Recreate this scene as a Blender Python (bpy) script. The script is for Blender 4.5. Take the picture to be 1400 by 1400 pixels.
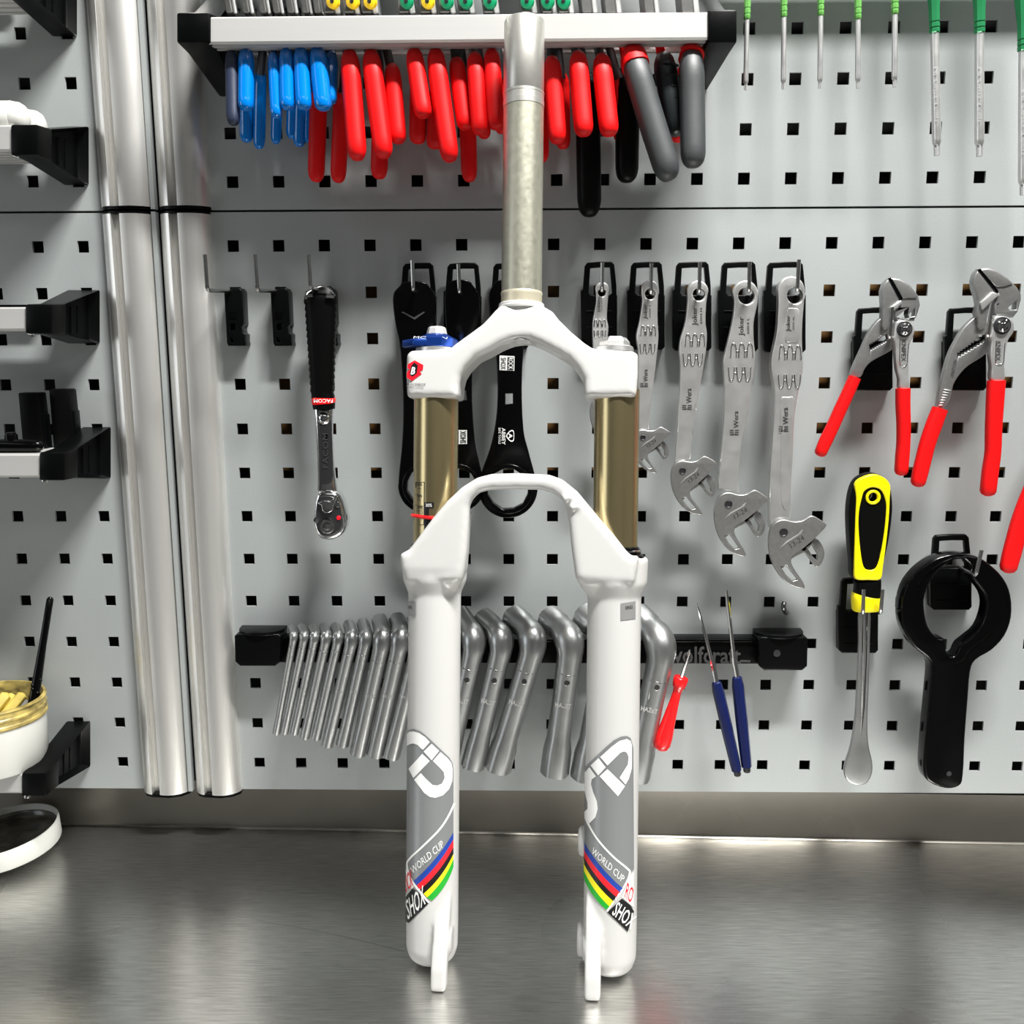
import bpy, bmesh, math, random
import numpy as np
from mathutils import Vector, Matrix

random.seed(7)
for o in list(bpy.data.objects):
    bpy.data.objects.remove(o)
SC = bpy.context.scene
COL = SC.collection

# ------------------------------------------------------------------ frame
# everything is laid out in millimetres: x right along the tool wall, y into
# the wall (0 = face of the perforated panels), z up (0 = first hole row of
# the lower panel).  W() turns that into Blender metres, bench top at 0.9 m.
BENCH = -530.0
S = 0.001
def W(p):
    return Vector((p[0]*S, p[1]*S, (p[2]-BENCH)*S + 0.9))

F = 1307.2767
PIT, YAW, ROLL = .1714, -.0193, -.0032
CAM = np.array([246.6423, -815.3915, -82.9427])
cp, sp, cy, sy, cr, sr = math.cos(PIT), math.sin(PIT), math.cos(YAW), math.sin(YAW), math.cos(ROLL), math.sin(ROLL)
def ray(px, py):
    u, v = (px-700)/F, (py-700)/F
    u, v = cr*u+sr*v, -sr*u+cr*v
    y = cp - sp*v
    z = -sp - cp*v
    return np.array([cy*u+sy*y, -sy*u+cy*y, z])
def at(px, py, d=0.0):
    """photo point -> place on the plane that stands d mm in front of the wall"""
    r = ray(px, py)
    return CAM + r*((-d-CAM[1])/r[1])
def on_bench(px, py, h=0.0):
    r = ray(px, py)
    return CAM + r*((BENCH+h-CAM[2])/r[2])

# ------------------------------------------------------------------ camera
cd = bpy.data.cameras.new('camera')
cam = bpy.data.objects.new('camera', cd); COL.objects.link(cam)
cd.sensor_width = 36.0; cd.sensor_fit = 'HORIZONTAL'
cd.lens = F/1400*36.0
cd.clip_start = 0.02; cd.clip_end = 50
fw = ray(700, 700); rt = ray(700+F, 700)-fw; up = fw-ray(700, 700+F)
M = Matrix.Identity(4)
for i in range(3):
    M[i][0], M[i][1], M[i][2] = rt[i], up[i], -fw[i]
M.translation = W(CAM)
cam.matrix_world = M
SC.camera = cam

# ------------------------------------------------------------------ world, lamps, exposure
wd = bpy.data.worlds.new('room_air'); SC.world = wd; wd.use_nodes = True
wd.node_tree.nodes['Background'].inputs[0].default_value = (.9, .95, 1, 1)
wd.node_tree.nodes['Background'].inputs[1].default_value = 0.05
def area(name, loc, sx, sy, power, color=(1, 1, 1), rot=(0, 0, 0)):
    l = bpy.data.lights.new(name, 'AREA'); l.shape = 'RECTANGLE'
    l.size = sx; l.size_y = sy; l.energy = power; l.color = color
    o = bpy.data.objects.new(name, l); COL.objects.link(o)
    o.location = W(loc); o.rotation_euler = rot
    return o
area('ceiling_lamp', (640, -640, 1235), 0.6, 0.10, 74, (1, .99, .96))
area('ceiling_lamp', (330, -1900, 1235), 1.5, 0.30, 4, (1, .99, .96))
area('ceiling_lamp', (-1500, -1500, 1235), 0.30, 1.5, 2, (.97, .99, 1))
area('ceiling_lamp', (2100, -1500, 1235), 0.30, 1.5, 7, (1, .99, .96))
area('streak_light', (-2550, -1500, 250), 1.3, 1.2, 11, (.93, .97, 1), (0, math.radians(-90), 0))  # added side light, no real window; draws vertical streaks on posts and tubes
VS = SC.view_settings
SC.display_settings.display_device = 'sRGB'
VS.view_transform = 'Standard'; VS.look = 'None'; VS.gamma = 1.0
VS.use_curve_mapping = False
VS.exposure = 0.22

# ------------------------------------------------------------------ materials
def mat(name, col, metal=0.0, rough=0.5, noise=0.0, nscale=200.0, stretch=(1, 1, 1), rnoise=0.0,
        bump=0.0, bscale=600.0, spec=0.5, aniso=0.0, coat=0.0, col2=None, blotch=0.0):
    m = bpy.data.materials.new(name); m.use_nodes = True
    nt = m.node_tree; b = nt.nodes['Principled BSDF']
    b.inputs['Base Color'].default_value = (*col, 1)
    b.inputs['Metallic'].default_value = metal
    b.inputs['Roughness'].default_value = rough
    b.inputs['Specular IOR Level'].default_value = spec
    b.inputs['Coat Weight'].default_value = coat
    if aniso: b.inputs['Anisotropic'].default_value = aniso
    if noise or rnoise or bump:
        tc = nt.nodes.new('ShaderNodeTexCoord'); mp = nt.nodes.new('ShaderNodeMapping')
        mp.inputs['Scale'].default_value = stretch
        nt.links.new(tc.outputs['Object'], mp.inputs['Vector'])
        n = nt.nodes.new('ShaderNodeTexNoise'); n.inputs['Scale'].default_value = nscale
        n.inputs['Detail'].default_value = 5
        nt.links.new(mp.outputs[0], n.inputs['Vector'])
        if noise:
            mx = nt.nodes.new('ShaderNodeMix'); mx.data_type = 'RGBA'
            c2 = col2 if col2 else tuple(max(0, c*(1-noise)) for c in col)
            mx.inputs['A'].default_value = (*c2, 1); mx.inputs['B'].default_value = (*col, 1)
            rp = nt.nodes.new('ShaderNodeMapRange')
            rp.inputs['From Min'].default_value = .28; rp.inputs['From Max'].default_value = .72
            nt.links.new(n.outputs['Fac'], rp.inputs['Value'])
            nt.links.new(rp.outputs[0], mx.inputs['Factor'])
            nt.links.new(mx.outputs['Result'], b.inputs['Base Color'])
        if rnoise:
            src = n
            if blotch:
                src = nt.nodes.new('ShaderNodeTexNoise'); src.inputs['Scale'].default_value = blotch
                src.inputs['Detail'].default_value = 1
                nt.links.new(tc.outputs['Object'], src.inputs['Vector'])
            r = nt.nodes.new('ShaderNodeMapRange')
            r.inputs['From Min'].default_value = .1; r.inputs['From Max'].default_value = .9
            r.inputs['To Min'].default_value = max(0.02, rough-rnoise*1.6); r.inputs['To Max'].default_value = rough+rnoise*1.6
            nt.links.new(src.outputs['Fac'], r.inputs['Value']); nt.links.new(r.outputs[0], b.inputs['Roughness'])
        if bump:
            n2 = nt.nodes.new('ShaderNodeTexNoise'); n2.inputs['Scale'].default_value = bscale
            n2.inputs['Detail'].default_value = 3
            nt.links.new(mp.outputs[0], n2.inputs['Vector'])
            bp = nt.nodes.new('ShaderNodeBump'); bp.inputs['Strength'].default_value = bump
            bp.inputs['Distance'].default_value = 0.0005
            nt.links.new(n2.outputs['Fac'], bp.inputs['Height']); nt.links.new(bp.outputs[0], b.inputs['Normal'])
    return m
MT = dict(
    panel=mat('silver_powder_coat', (.385, .408, .408), .22, .45, noise=.10, nscale=900, rnoise=.05, bump=.05, bscale=1500),
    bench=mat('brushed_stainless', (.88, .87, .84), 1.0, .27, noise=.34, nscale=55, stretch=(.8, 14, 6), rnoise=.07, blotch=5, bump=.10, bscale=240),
    splash=mat('shaded_stainless', (.27, .255, .225), 1.0, .32, noise=.3, nscale=8, rnoise=.06, blotch=6),  # base colour darkened to carry the shade under the panel overhang
    alu=mat('anodised_aluminium', (.80, .79, .76), .8, .36, noise=.05, nscale=60, stretch=(6, 6, .3)),
    rail=mat('satin_aluminium', (.57, .565, .55), .35, .38, noise=.04, nscale=40, stretch=(.2, 6, 6)),
    black=mat('black_plastic', (.0015, .0017, .0018), 0, .32, spec=.13, bump=.04, bscale=900),
    blackmat=mat('black_matte_plastic', (.0015, .0016, .0016), 0, .42, spec=.11, bump=.06, bscale=700),
    blackgloss=mat('black_coated_steel', (.0012, .0012, .0014), 0, .14, spec=.22),
    chrome=mat('polished_chrome', (.80, .80, .80), 1, .10),
    steel=mat('satin_chrome_steel', (.68, .68, .67), .8, .36, noise=.08, nscale=80, rnoise=.06),
    castst=mat('blasted_steel', (.36, .36, .355), .85, .40, noise=.15, nscale=300, bump=.15, bscale=1500),
    tubest=mat('nickel_tube_steel', (.42, .43, .43), .9, .33, noise=.12, nscale=40, rnoise=.06),
    darkst=mat('dark_tool_steel', (.10, .10, .105), .9, .35),
    whitep=mat('white_gloss_paint', (.55, .547, .532), 0, .30, coat=.2),
    whiteb=mat('white_plastic', (.62, .62, .585), 0, .38),
    gold=mat('gold_anodised_tube', (.50, .415, .225), .92, .27, noise=.07, nscale=25, stretch=(9, 9, .15)),
    steer=mat('raw_steerer_aluminium', (.50, .49, .40), .75, .38, noise=.10, nscale=260, rnoise=.06, bump=.06, bscale=900),
    steertop=mat('worn_steerer_aluminium', (.58, .57, .53), .75, .36, noise=.08, nscale=260, bump=.05, bscale=900),
    steerlow=mat('pale_steerer_band', (.72, .66, .50), .5, .40, noise=.06, nscale=200),
    red=mat('red_dipped_plastic', (.64, .002, .003), 0, .5, spec=.25),
    redlid=mat('bright_red_plastic', (.88, .01, .012), 0, .22),
    blue=mat('blue_dipped_vinyl', (.0, .16, .56), 0, .14, coat=.2),
    navy=mat('navy_textured_grip', (.011, .02, .05), 0, .55, bump=.4, bscale=1400),
    bluepick=mat('dark_blue_handle', (.005, .010, .065), 0, .22),
    blueknob=mat('blue_anodised', (.01, .05, .28), .6, .22),
    grey=mat('grey_rubber_grip', (.038, .042, .044), 0, .5, noise=.15, nscale=200, bump=.15, bscale=1200),
    greenl=mat('light_green_handle', (.14, .38, .09), .2, .28),
    green=mat('green_handle', (.02, .19, .07), .2, .28),
    yellow=mat('yellow_plastic', (.92, .78, .0), 0, .34),
    ydot=mat('yellow_pivot', (.85, .55, .01), 0, .4),
    gdot=mat('green_pivot', (.0, .25, .10), 0, .4),
    decgrey=mat('grey_decal', (.27, .28, .285), .35, .35),
    decblue=mat('blue_decal', (.01, .05, .33), 0, .35),
    decred=mat('red_decal', (.78, .008, .02), 0, .35),
    decblack=mat('black_decal', (.006, .006, .007), 0, .35),
    decyel=mat('yellow_decal', (.90, .80, .0), 0, .35),
    decgrn=mat('green_decal', (.01, .38, .025), 0, .35),
    decwhite=mat('white_decal', (.88, .88, .86), 0, .35),
    decsilver=mat('silver_decal', (.40, .40, .40), .5, .35),
    ribgrip=mat('dark_ribbed_grip', (.010, .014, .016), 0, .4, spec=.4),
    pinst=mat('bent_wire_steel', (.55, .55, .54), 1, .24),
    relief=mat('relief_highlight', (.05, .05, .05), 0, .4),  # flat grey stands for the faint light on raised marks
    jawdark=mat('burnished_jaw_steel', (.16, .16, .155), .8, .4, noise=.2, nscale=200),
    ink=mat('etched_ink', (.03, .03, .03), 0, .5),
    inkgrey=mat('grey_print', (.30, .30, .30), 0, .5),
    wood=mat('brown_batten', (.30, .15, .04), 0, .6, noise=.4, nscale=30, stretch=(1, 6, 6)),
    void=mat('dark_wall', (.012, .012, .012), 0, .8),
    wallp=mat('grey_wall_paint', (.15, .15, .15), 0, .8),
    floorp=mat('grey_floor', (.06, .06, .06), 0, .5),
    ceil=mat('ceiling_paint', (.16, .16, .16), 0, .8),
    grease=mat('black_grease', (.010, .009, .006), 0, .25, noise=.6, nscale=60, col2=(.09, .085, .07), bump=.8, bscale=80),
    stain=mat('greasy_yellow_rim', (.62, .48, .14), 0, .35, noise=.9, nscale=70, stretch=(1, 1, 2.2), col2=(.03, .02, .008), bump=.3, bscale=90),
    bristle=mat('yellow_bristle', (.80, .62, .12), 0, .5, noise=.5, nscale=50),
    holeblack=mat('bore_shade', (.015, .015, .015), 0, .7),  # flat dark discs in this colour stand for the shade inside bores
)

# ------------------------------------------------------------------ object helpers
BASE = {}
def thing(name, label, cat, base, group=None):
    o = bpy.data.objects.new(name, None); COL.objects.link(o)
    o.empty_display_size = 0.01
    o.location = W(base); BASE[o] = W(base)
    o['label'] = label; o['category'] = cat
    if group: o['group'] = group
    return o
def root_of(o):
    while o.parent: o = o.parent
    return o
def finish(name, me, m, parent=None, smooth=35, label=None, cat=None, group=None, kind=None, base=None):
    """mesh whose verts are in world metres -> object under its thing"""
    if parent is not None:
        off = BASE[root_of(parent)]
    else:
        if base is not None: off = W(base)
        else:
            c = np.empty(len(me.vertices)*3); me.vertices.foreach_get('co', c); c = c.reshape(-1, 3)
            mn, mxx = c.min(0), c.max(0); off = Vector(((mn[0]+mxx[0])/2, (mn[1]+mxx[1])/2, mn[2]))
    me.transform(Matrix.Translation(-off))
    if smooth:
        for p in me.polygons: p.use_smooth = True
        me.set_sharp_from_angle(angle=math.radians(smooth))
    me.materials.clear()
    for x in (m if isinstance(m, (list, tuple)) else [m]):
        me.materials.append(MT[x])
    o = bpy.data.objects.new(name, me); COL.objects.link(o)
    if parent is not None: o.parent = parent
    else: o.location = off; BASE[o] = off
    if label: o['label'] = label
    if cat: o['category'] = cat
    if group: o['group'] = group
    if kind: o['kind'] = kind
    return o
class G:
    """collects geometry in mm"""
    def __init__(s): s.v = []; s.f = []; s.mi = []
    def add(s, v, f, mi=0):
        n = len(s.v); s.v += [tuple(map(float, p)) for p in v]; s.f += [tuple(i+n for i in q) for q in f]
        s.mi += [mi]*len(f); return s
    def mesh(s, recalc=True, name='m'):
        me = bpy.data.meshes.new(name)
        me.from_pydata([W(p) for p in s.v], [], s.f); me.update()
        me.polygons.foreach_set('material_index', s.mi)
        if recalc:
            bm = bmesh.new(); bm.from_mesh(me); bmesh.ops.recalc_face_normals(bm, faces=bm.faces); bm.to_mesh(me); bm.free()
        return me
    def build(s, name, m, parent=None, **k):
        return finish(name, s.mesh(), m, parent, **k)

def V(*a): return np.array(a, float)
def nrm(v):
    v = np.array(v, float); l = np.linalg.norm(v); return v/l if l > 1e-12 else v
def catmull(pts, n=6, closed=False):
    P = [np.array(p, float) for p in pts]; out = []; N = len(P)
    rng = range(N if closed else N-1)
    for i in rng:
        p0 = P[(i-1) % N] if (closed or i > 0) else P[0]*2-P[1]
        p1 = P[i]; p2 = P[(i+1) % N]
        p3 = P[(i+2) % N] if (closed or i+2 < N) else P[-1]*2-P[-2]
        for k in range(n):
            t = k/n
            out.append(.5*((2*p1)+(-p0+p2)*t+(2*p0-5*p1+4*p2-p3)*t*t+(-p0+3*p1-3*p2+p3)*t**3))
    if not closed: out.append(P[-1])
    return out
def interp(vals, n): # match catmull sampling (linear)
    out = []
    for i in range(len(vals)-1):
        for k in range(n):
            t = k/n; a, b = np.array(vals[i], float), np.array(vals[i+1], float); out.append(a*(1-t)+b*t)
    out.append(np.array(vals[-1], float)); return out
def sweep(g, path, radii, n=14, ref=None, caps=True, mi=0, shape=None, open_end=False):
    path = [np.array(p, float) for p in path]; N = len(path)
    if not hasattr(radii, '__len__'): radii = [radii]*N
    T = []
    for i in range(N):
        a = path[max(0, i-1)]; b = path[min(N-1, i+1)]; T.append(nrm(b-a))
    if ref is None:
        ref = V(0, -1, 0) if abs(T[0][1]) < .9 else V(0, 0, 1)
    nv = nrm(np.array(ref, float)-T[0]*np.dot(ref, T[0]))
    vs = []; fs = []
    for i in range(N):
        nv = nrm(nv-T[i]*np.dot(nv, T[i])); bv = np.cross(T[i], nv)
        r = radii[i]; ra, rb = (r, r) if np.ndim(r) == 0 else (r[0], r[1])   # ra: sideways, rb: along ref
        for k in range(n):
            if shape is None: c, s_ = math.cos(2*math.pi*k/n), math.sin(2*math.pi*k/n)
            else: c, s_ = shape[k]
            vs.append(path[i]+bv*ra*c+nv*rb*s_)
    for i in range(N-1):
        for k in range(n):
            a = i*n+k; b = i*n+(k+1) % n; fs.append((a, b, b+n, a+n))
    if caps:
        fs.append(tuple(range(n))[::-1])
        if not open_end: fs.append(tuple((N-1)*n+k for k in range(n)))
    g.add(vs, fs, mi); return g
def sup(n, e=.5): # superellipse unit section
    r = []
    for k in range(n):
        t = 2*math.pi*(k+.5)/n; c, s_ = math.cos(t), math.sin(t)
        r.append((math.copysign(abs(c)**e, c), math.copysign(abs(s_)**e, s_)))
    return r
def lathe(g, A, axis, prof, n=24, ref=None, mi=0, caps=True):
    """prof: (t along axis, radius)"""
    A = np.array(A, float); ax = nrm(axis)
    if ref is None: ref = V(0, -1, 0) if abs(ax[1]) < .9 else V(0, 0, 1)
    nv = nrm(np.array(ref)-ax*np.dot(ref, ax)); bv = np.cross(ax, nv)
    vs = []; fs = []
    for t, r in prof:
        for k in range(n):
            a = 2*math.pi*k/n; vs.append(A+ax*t+(bv*math.cos(a)+nv*math.sin(a))*r)
    for i in range(len(prof)-1):
        for k in range(n):
            a = i*n+k; b = i*n+(k+1) % n; fs.append((a, b, b+n, a+n))
    if caps:
        fs.append(tuple(range(n))[::-1]); fs.append(tuple((len(prof)-1)*n+k for k in range(n)))
    g.add(vs, fs, mi); return g
def hexa(g, lo, hi, mi=0):
    """box from two rings of four corners"""
    fs = [(3, 2, 1, 0), (4, 5, 6, 7)]+[(i, (i+1) % 4, (i+1) % 4+4, i+4) for i in range(4)]
    g.add(list(lo)+list(hi), fs, mi); return g
def box(g, x0, x1, y0, y1, z0, z1, mi=0):
    return hexa(g, [(x0, y0, z0), (x1, y0, z0), (x1, y1, z0), (x0, y1, z0)], [(x0, y0, z1), (x1, y0, z1), (x1, y1, z1), (x0, y1, z1)], mi)
def bevelled(me, w, seg=2, ang=30):
    bm = bmesh.new(); bm.from_mesh(me)
    bmesh.ops.remove_doubles(bm, verts=bm.verts, dist=1e-6)
    es = [e for e in bm.edges if len(e.link_faces) == 2 and e.calc_face_angle(0) > math.radians(ang)]
    bmesh.ops.bevel(bm, geom=es, offset=w*S, segments=seg, profile=.5, affect='EDGES', clamp_overlap=True)
    bm.to_mesh(me); bm.free(); return me

def curve_mesh(loops, half, bev=0.0, bres=2):
    """2D loops (holes allowed) -> list verts (a,b,c), faces; c in [-half, half]"""
    c = bpy.data.curves.new('c', 'CURVE'); c.dimensions = '2D'; c.fill_mode = 'BOTH' if half > 0 else 'FRONT'
    c.resolution_u = 1
    for lp in loops:
        sp_ = c.splines.new('POLY'); sp_.points.add(len(lp)-1)
        for p, q in zip(sp_.points, lp): p.co = (q[0], q[1], 0, 1)
        sp_.use_cyclic_u = True
    if half > 0:
        c.extrude = max(0, half-bev)
        if bev: c.bevel_depth = bev; c.bevel_resolution = bres; c.offset = -bev
    o = bpy.data.objects.new('c', c); me = bpy.data.meshes.new_from_object(o)
    vs = [tuple(v.co) for v in me.vertices]; fs = [tuple(p.vertices) for p in me.polygons]
    bpy.data.objects.remove(o); bpy.data.curves.remove(c); bpy.data.meshes.remove(me)
    return vs, fs
def clean(me, dist=0.02):
    bm = bmesh.new(); bm.from_mesh(me)
    bmesh.ops.remove_doubles(bm, verts=bm.verts, dist=dist*S)
    bmesh.ops.recalc_face_normals(bm, faces=bm.faces); bm.to_mesh(me); bm.free(); return me
def wl(loop, d):  # photo outline -> (x,z) on the plane d in front of the wall
    return [(p[0], p[2]) for p in (at(x, y, d) for x, y in loop)]
def smooth(loop, n=4): return [tuple(p) for p in catmull(loop, n, True)]
def circ(cx, cz, r, n=20, rz=None, a0=0):
    return [(cx+r*math.cos(a0+2*math.pi*k/n), cz+(rz or r)*math.sin(a0+2*math.pi*k/n)) for k in range(n)]
def plate_g(g, loops, d, t, bev=0.0, mi=0, bres=2):
    """prism with its face d mm in front of the wall, t thick towards the wall; loops in (x,z) mm"""
    vs, fs = curve_mesh(loops, t/2, bev, bres)
    g.add([(a, -(d-t/2)-c, b) for a, b, c in vs], fs, mi); return g
def plate(name, loops, d, t, m, parent=None, bev=0.0, sm=35, bres=2, **k):
    g = G(); plate_g(g, loops, d, t, bev, 0, bres)
    return finish(name, clean(g.mesh()), m, parent, smooth=sm, **k)
def pplate(name, pl, d, t, m, parent=None, bev=0.0, holes=(), sm=0, **k):
    """photo outline plate; sm: smoothing subdivisions of the outline"""
    lp = wl(pl, d); lp = smooth(lp, sm) if sm else lp
    return plate(name, [lp]+[h for h in holes], d, t, m, parent, bev, **k)

def surf_wall(d): return lambda px, py: at(px, py, d)
def flat_decal(name, polys, surf, m, parent, cutx=0, sm=0, **k):
    """flat print: photo polygons laid onto a surface"""
    g = G()
    lps = [smooth(p, sm) if sm else p for p in polys]
    vs, fs = curve_mesh(lps, 0)
    if cutx:
        bm = bmesh.new(); bv = [bm.verts.new(v) for v in vs]
        for f in fs:
            try: bm.faces.new([bv[i] for i in f])
            except ValueError: pass
        xs = [v[0] for v in vs]; ys = [v[1] for v in vs]
        x = min(xs)+cutx
        while x < max(xs):
            bmesh.ops.bisect_plane(bm, geom=list(bm.verts)+list(bm.edges)+list(bm.faces), plane_co=(x, 0, 0), plane_no=(1, 0, 0)); x += cutx
        bm.verts.index_update(); vs = [tuple(v.co) for v in bm.verts]; fs = [tuple(v.index for v in f.verts) for f in bm.faces]; bm.free()
    me = bpy.data.meshes.new(name); me.from_pydata([W(surf(v[0], v[1])) for v in vs], [], fs); me.update()
    flip_to_camera(me)
    return finish(name, me, m, parent, smooth=0, **k)
def flip_to_camera(me):
    c = W(CAM)
    s_ = 0
    for p in me.polygons: s_ += p.normal.dot(c-p.center)*p.area
    if s_ < 0: me.flip_normals()
def text2d(body, bold=0.0, shear=0.0):
    c = bpy.data.curves.new('t', 'FONT'); c.body = body; c.size = 1; c.resolution_u = 2; c.offset = bold; c.shear = shear
    c.fill_mode = 'FRONT'
    o = bpy.data.objects.new('t', c); me = bpy.data.meshes.new_from_object(o)
    vs = np.array([tuple(v.co)[:2] for v in me.vertices]); fs = [tuple(p.vertices) for p in me.polygons]
    bpy.data.objects.remove(o); bpy.data.curves.remove(c); bpy.data.meshes.remove(me)
    mn = vs.min(0); vs = (vs-mn)/(vs.max(0)-mn)
    return vs, fs
def lettering(name, body, p0, p1, p2, surf, m, parent, bold=0.0, shear=0.0, **k):
    """p0 lower left, p1 lower right, p2 upper left of the writing, in reading direction"""
    vs, fs = text2d(body, bold, shear); p0, p1, p2 = V(*p0), V(*p1), V(*p2)
    me = bpy.data.meshes.new(name)
    me.from_pydata([W(surf(*(p0+(p1-p0)*u+(p2-p0)*v))) for u, v in vs], [], fs); me.update(); flip_to_camera(me)
    return finish(name, me, m, parent, smooth=0, **k)

# ================================================================== THE ROOM
def slab(name, x0, x1, y0, y1, z0, z1, m, **k):
    g = G(); box(g, x0, x1, y0, y1, z0, z1); return g.build(name, m, smooth=0, **k)
RX0, RX1, RY, RZ0, RZ1 = -2600, 3200, -3600, -1430, 1270
slab('floor', RX0, RX1, RY, 140, RZ0-50, RZ0, 'floorp', kind='structure')
slab('ceiling', RX0, RX1, RY, 140, RZ1, RZ1+50, 'ceil', kind='structure')
slab('wall_back', RX0, RX1, 60, 140, RZ0, RZ1, 'void', kind='structure')
slab('wall_front', RX0, RX1, RY-60, RY, RZ0, RZ1, 'wallp', kind='structure')
slab('wall_left', RX0-60, RX0, RY, 140, RZ0, RZ1, 'wallp', kind='structure')
slab('wall_right', RX1, RX1+60, RY, 140, RZ0, RZ1, 'wallp', kind='structure')

# perforated panels -------------------------------------------------
def panel(label, x0, x1, z0, z1, hx, hz, nx0, nx1, nz0, nz1):
    """x/z extents, first hole (hx,hz), hole index ranges"""
    HW = 4.75
    xs = [x0]; zs = [z0]
    for i in range(nx0, nx1+1): xs += [hx+i*38-HW, hx+i*38+HW]
    for j in range(nz0, nz1+1): zs += [hz+j*38-HW, hz+j*38+HW]
    xs.append(x1); zs.append(z1)
    xs = [xs[0]]+xs[1:]
    t = 2.2; g = G(); nx, nz = len(xs), len(zs)
    vid = lambda i, j, b: (j*nx+i)*2+b
    vs = [(x, b*t, z) for z in zs for x in xs for b in (0, 1)]
    fs = []
    for j in range(nz-1):
        for i in range(nx-1):
            hole = i % 2 == 1 and j % 2 == 1
            a = [(i, j), (i+1, j), (i+1, j+1), (i, j+1)]
            if not hole:
                fs.append(tuple(vid(p, q, 0) for p, q in a)); fs.append(tuple(vid(p, q, 1) for p, q in a[::-1]))
            else:
                for k in range(4):
                    (p, q), (r, s_) = a[k], a[(k+1) % 4]
                    fs.append((vid(p, q, 0), vid(p, q, 1), vid(r, s_, 1), vid(r, s_, 0)))
    g.add(vs, fs)
    # folded rims
    box(g, x0, x1, 0, 16, z0-.8, z0); box(g, x0, x1, 0, 16, z1, z1+.8)
    box(g, x0-.8, x0, 0, 16, z0, z1); box(g, x1, x1+.8, 0, 16, z0, z1)
    me = g.mesh(recalc=False)
    o = finish('pegboard_panel', me, 'panel', smooth=0, label=label, cat='pegboard', base=(x0, 0, z0))
    return o
UX = 2.27
panel('large lower perforated grey metal panel behind the suspension fork', -36, 840, -481, 26.2, 0, 0, 0, 21, -12, 0)
panel('upper perforated grey metal panel behind the red pliers and screwdrivers', -36, 840, 29.6, 470, UX, 50.9, 0, 21, 0, 10)
panel('lower left perforated grey metal panel behind the grease bucket', -640, -86, -481, 26.2, -163.6, 0, -12, 1, -12, 0)
panel('upper left perforated grey metal panel behind the white bottles', -640, -86, 29.6, 470, -163.35, 52.3, -12, 1, 0, 10)
g = G(); box(g, 20, 840, 18, 34, -190, -30)
g.build('wooden_batten', 'wood', smooth=0, label='brown wooden board seen through the holes of the lower panel', cat='board')

# aluminium posts ----------------------------------------------------
PROF = [(0, -2), (0, 2.5), (1.2, 5.5), (4, 9), (8, 11.2), (10, 11.8), (10.2, 11.6), (10.2, 4.5), (17.2, 4.5), (17.2, 12), (17.6, 12.4), (21, 13.2), (25, 13.4), (30, 12.6), (35, 10), (38.6, 6.4), (40.6, 2.6), (41, -2)]
def post(label, xo, z0, z1, capz, wid=41.5):
    k = wid/41
    t = thing('aluminium_post', label, 'post', (xo+20, 0, z0))
    g = G(); n = len(PROF)
    vs = [(xo+a*k, -b, z0) for a, b in PROF]+[(xo+a*k, -b, z1) for a, b in PROF]
    fs = [(i, i+1, i+1+n, i+n) for i in range(n-1)]+[(n-1, 0, n, 2*n-1), tuple(range(n))[::-1], tuple(range(n, 2*n))]
    g.add(vs, fs); g.build('extrusion', 'alu', t, smooth=28)
    for zc0, zc1 in capz:
        g = G(); sc = .96
        pr = [(a*k, b*sc) for a, b in [(0.4, -2), (.6, 3), (4.5, 8.5), (10, 11), (17.2, 11.6), (25, 12.6), (35, 9.4), (40.4, 2.5), (40.6, -2)]]
        m_ = len(pr)
        g.add([(xo+a, -b, zc0) for a, b in pr]+[(xo+a, -b, zc1) for a, b in pr], [(i, i+1, i+1+m_, i+m_) for i in range(m_-1)]+[tuple(range(m_))[::-1], tuple(range(m_, 2*m_))])
        g.build('end_cap', 'black', t, smooth=30)
PX1, PX2 = -106.5, -58.4
post('tall aluminium post left of the pair, below the panel seam', PX1, -482, 25, [(-485, -482), (25, 27)], 42.5)
post('tall aluminium post right of the pair, below the panel seam', PX2, -482, 25, [(-485, -482), (25, 27)], 41.5)
post('aluminium post left of the pair, above the panel seam', PX1, 31, 470, [(28.5, 31)], 43.5)
post('aluminium post right of the pair, above the panel seam', PX2, 31, 470, [(28.5, 31)], 42.5)
g = G(); box(g, -64.2, -60.6, -7, 0, -481, 27); g.build('trim_1', 'panel', smooth=0, kind='structure')
g = G(); box(g, -64.2, -60.6, -7, 0, 29, 470); g.build('trim_2', 'panel', smooth=0, kind='structure')

# workbench -----------------------------------------------------------
t = thing('workbench', 'brushed stainless steel workbench under the tool wall', 'workbench', (300, -350, RZ0))
g = G(); box(g, -1300, 1700, -720, 40, BENCH-40, BENCH)
finish('worktop', bevelled(g.mesh(), 2), 'bench', t, smooth=40)
g = G()
yl, yr = 19, -1   # the upstand is not quite parallel to the panels
def ys(x): return yl+(yr-yl)*(x+40)/740
A = [(-1300, ys(-1300)), (1700, ys(1700))]
pr = [(0, -8), (-2.0, 0), (-.8, .9), (0, 2.4), (0, 46.5), (3, 46.5), (3, -8)]
vs = [(x, y+a, BENCH+b) for x, y in A for a, b in pr]; n = len(pr)
g.add(vs, [(i, (i+1) % n, (i+1) % n+n, i+n) for i in range(n)]+[tuple(range(n))[::-1], tuple(range(n, 2*n))])
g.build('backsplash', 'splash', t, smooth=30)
def _b(px, py): return on_bench(px, py, .06)
PS = [(318, 1254), (400, 1266), (470, 1280), (552, 1300)]
SCR = ([(x, y-.35) for x, y in PS]+[(x, y+.35) for x, y in PS[::-1]])
for x in (-1250, 1650):
    for y in (-670, -10):
        g = G(); box(g, x-25, x+25, y-25, y+25, RZ0, BENCH-40); g.build('leg', 'splash', t, smooth=0)

flat_decal('scratch', [SCR], _b, 'pinst', t)
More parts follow.
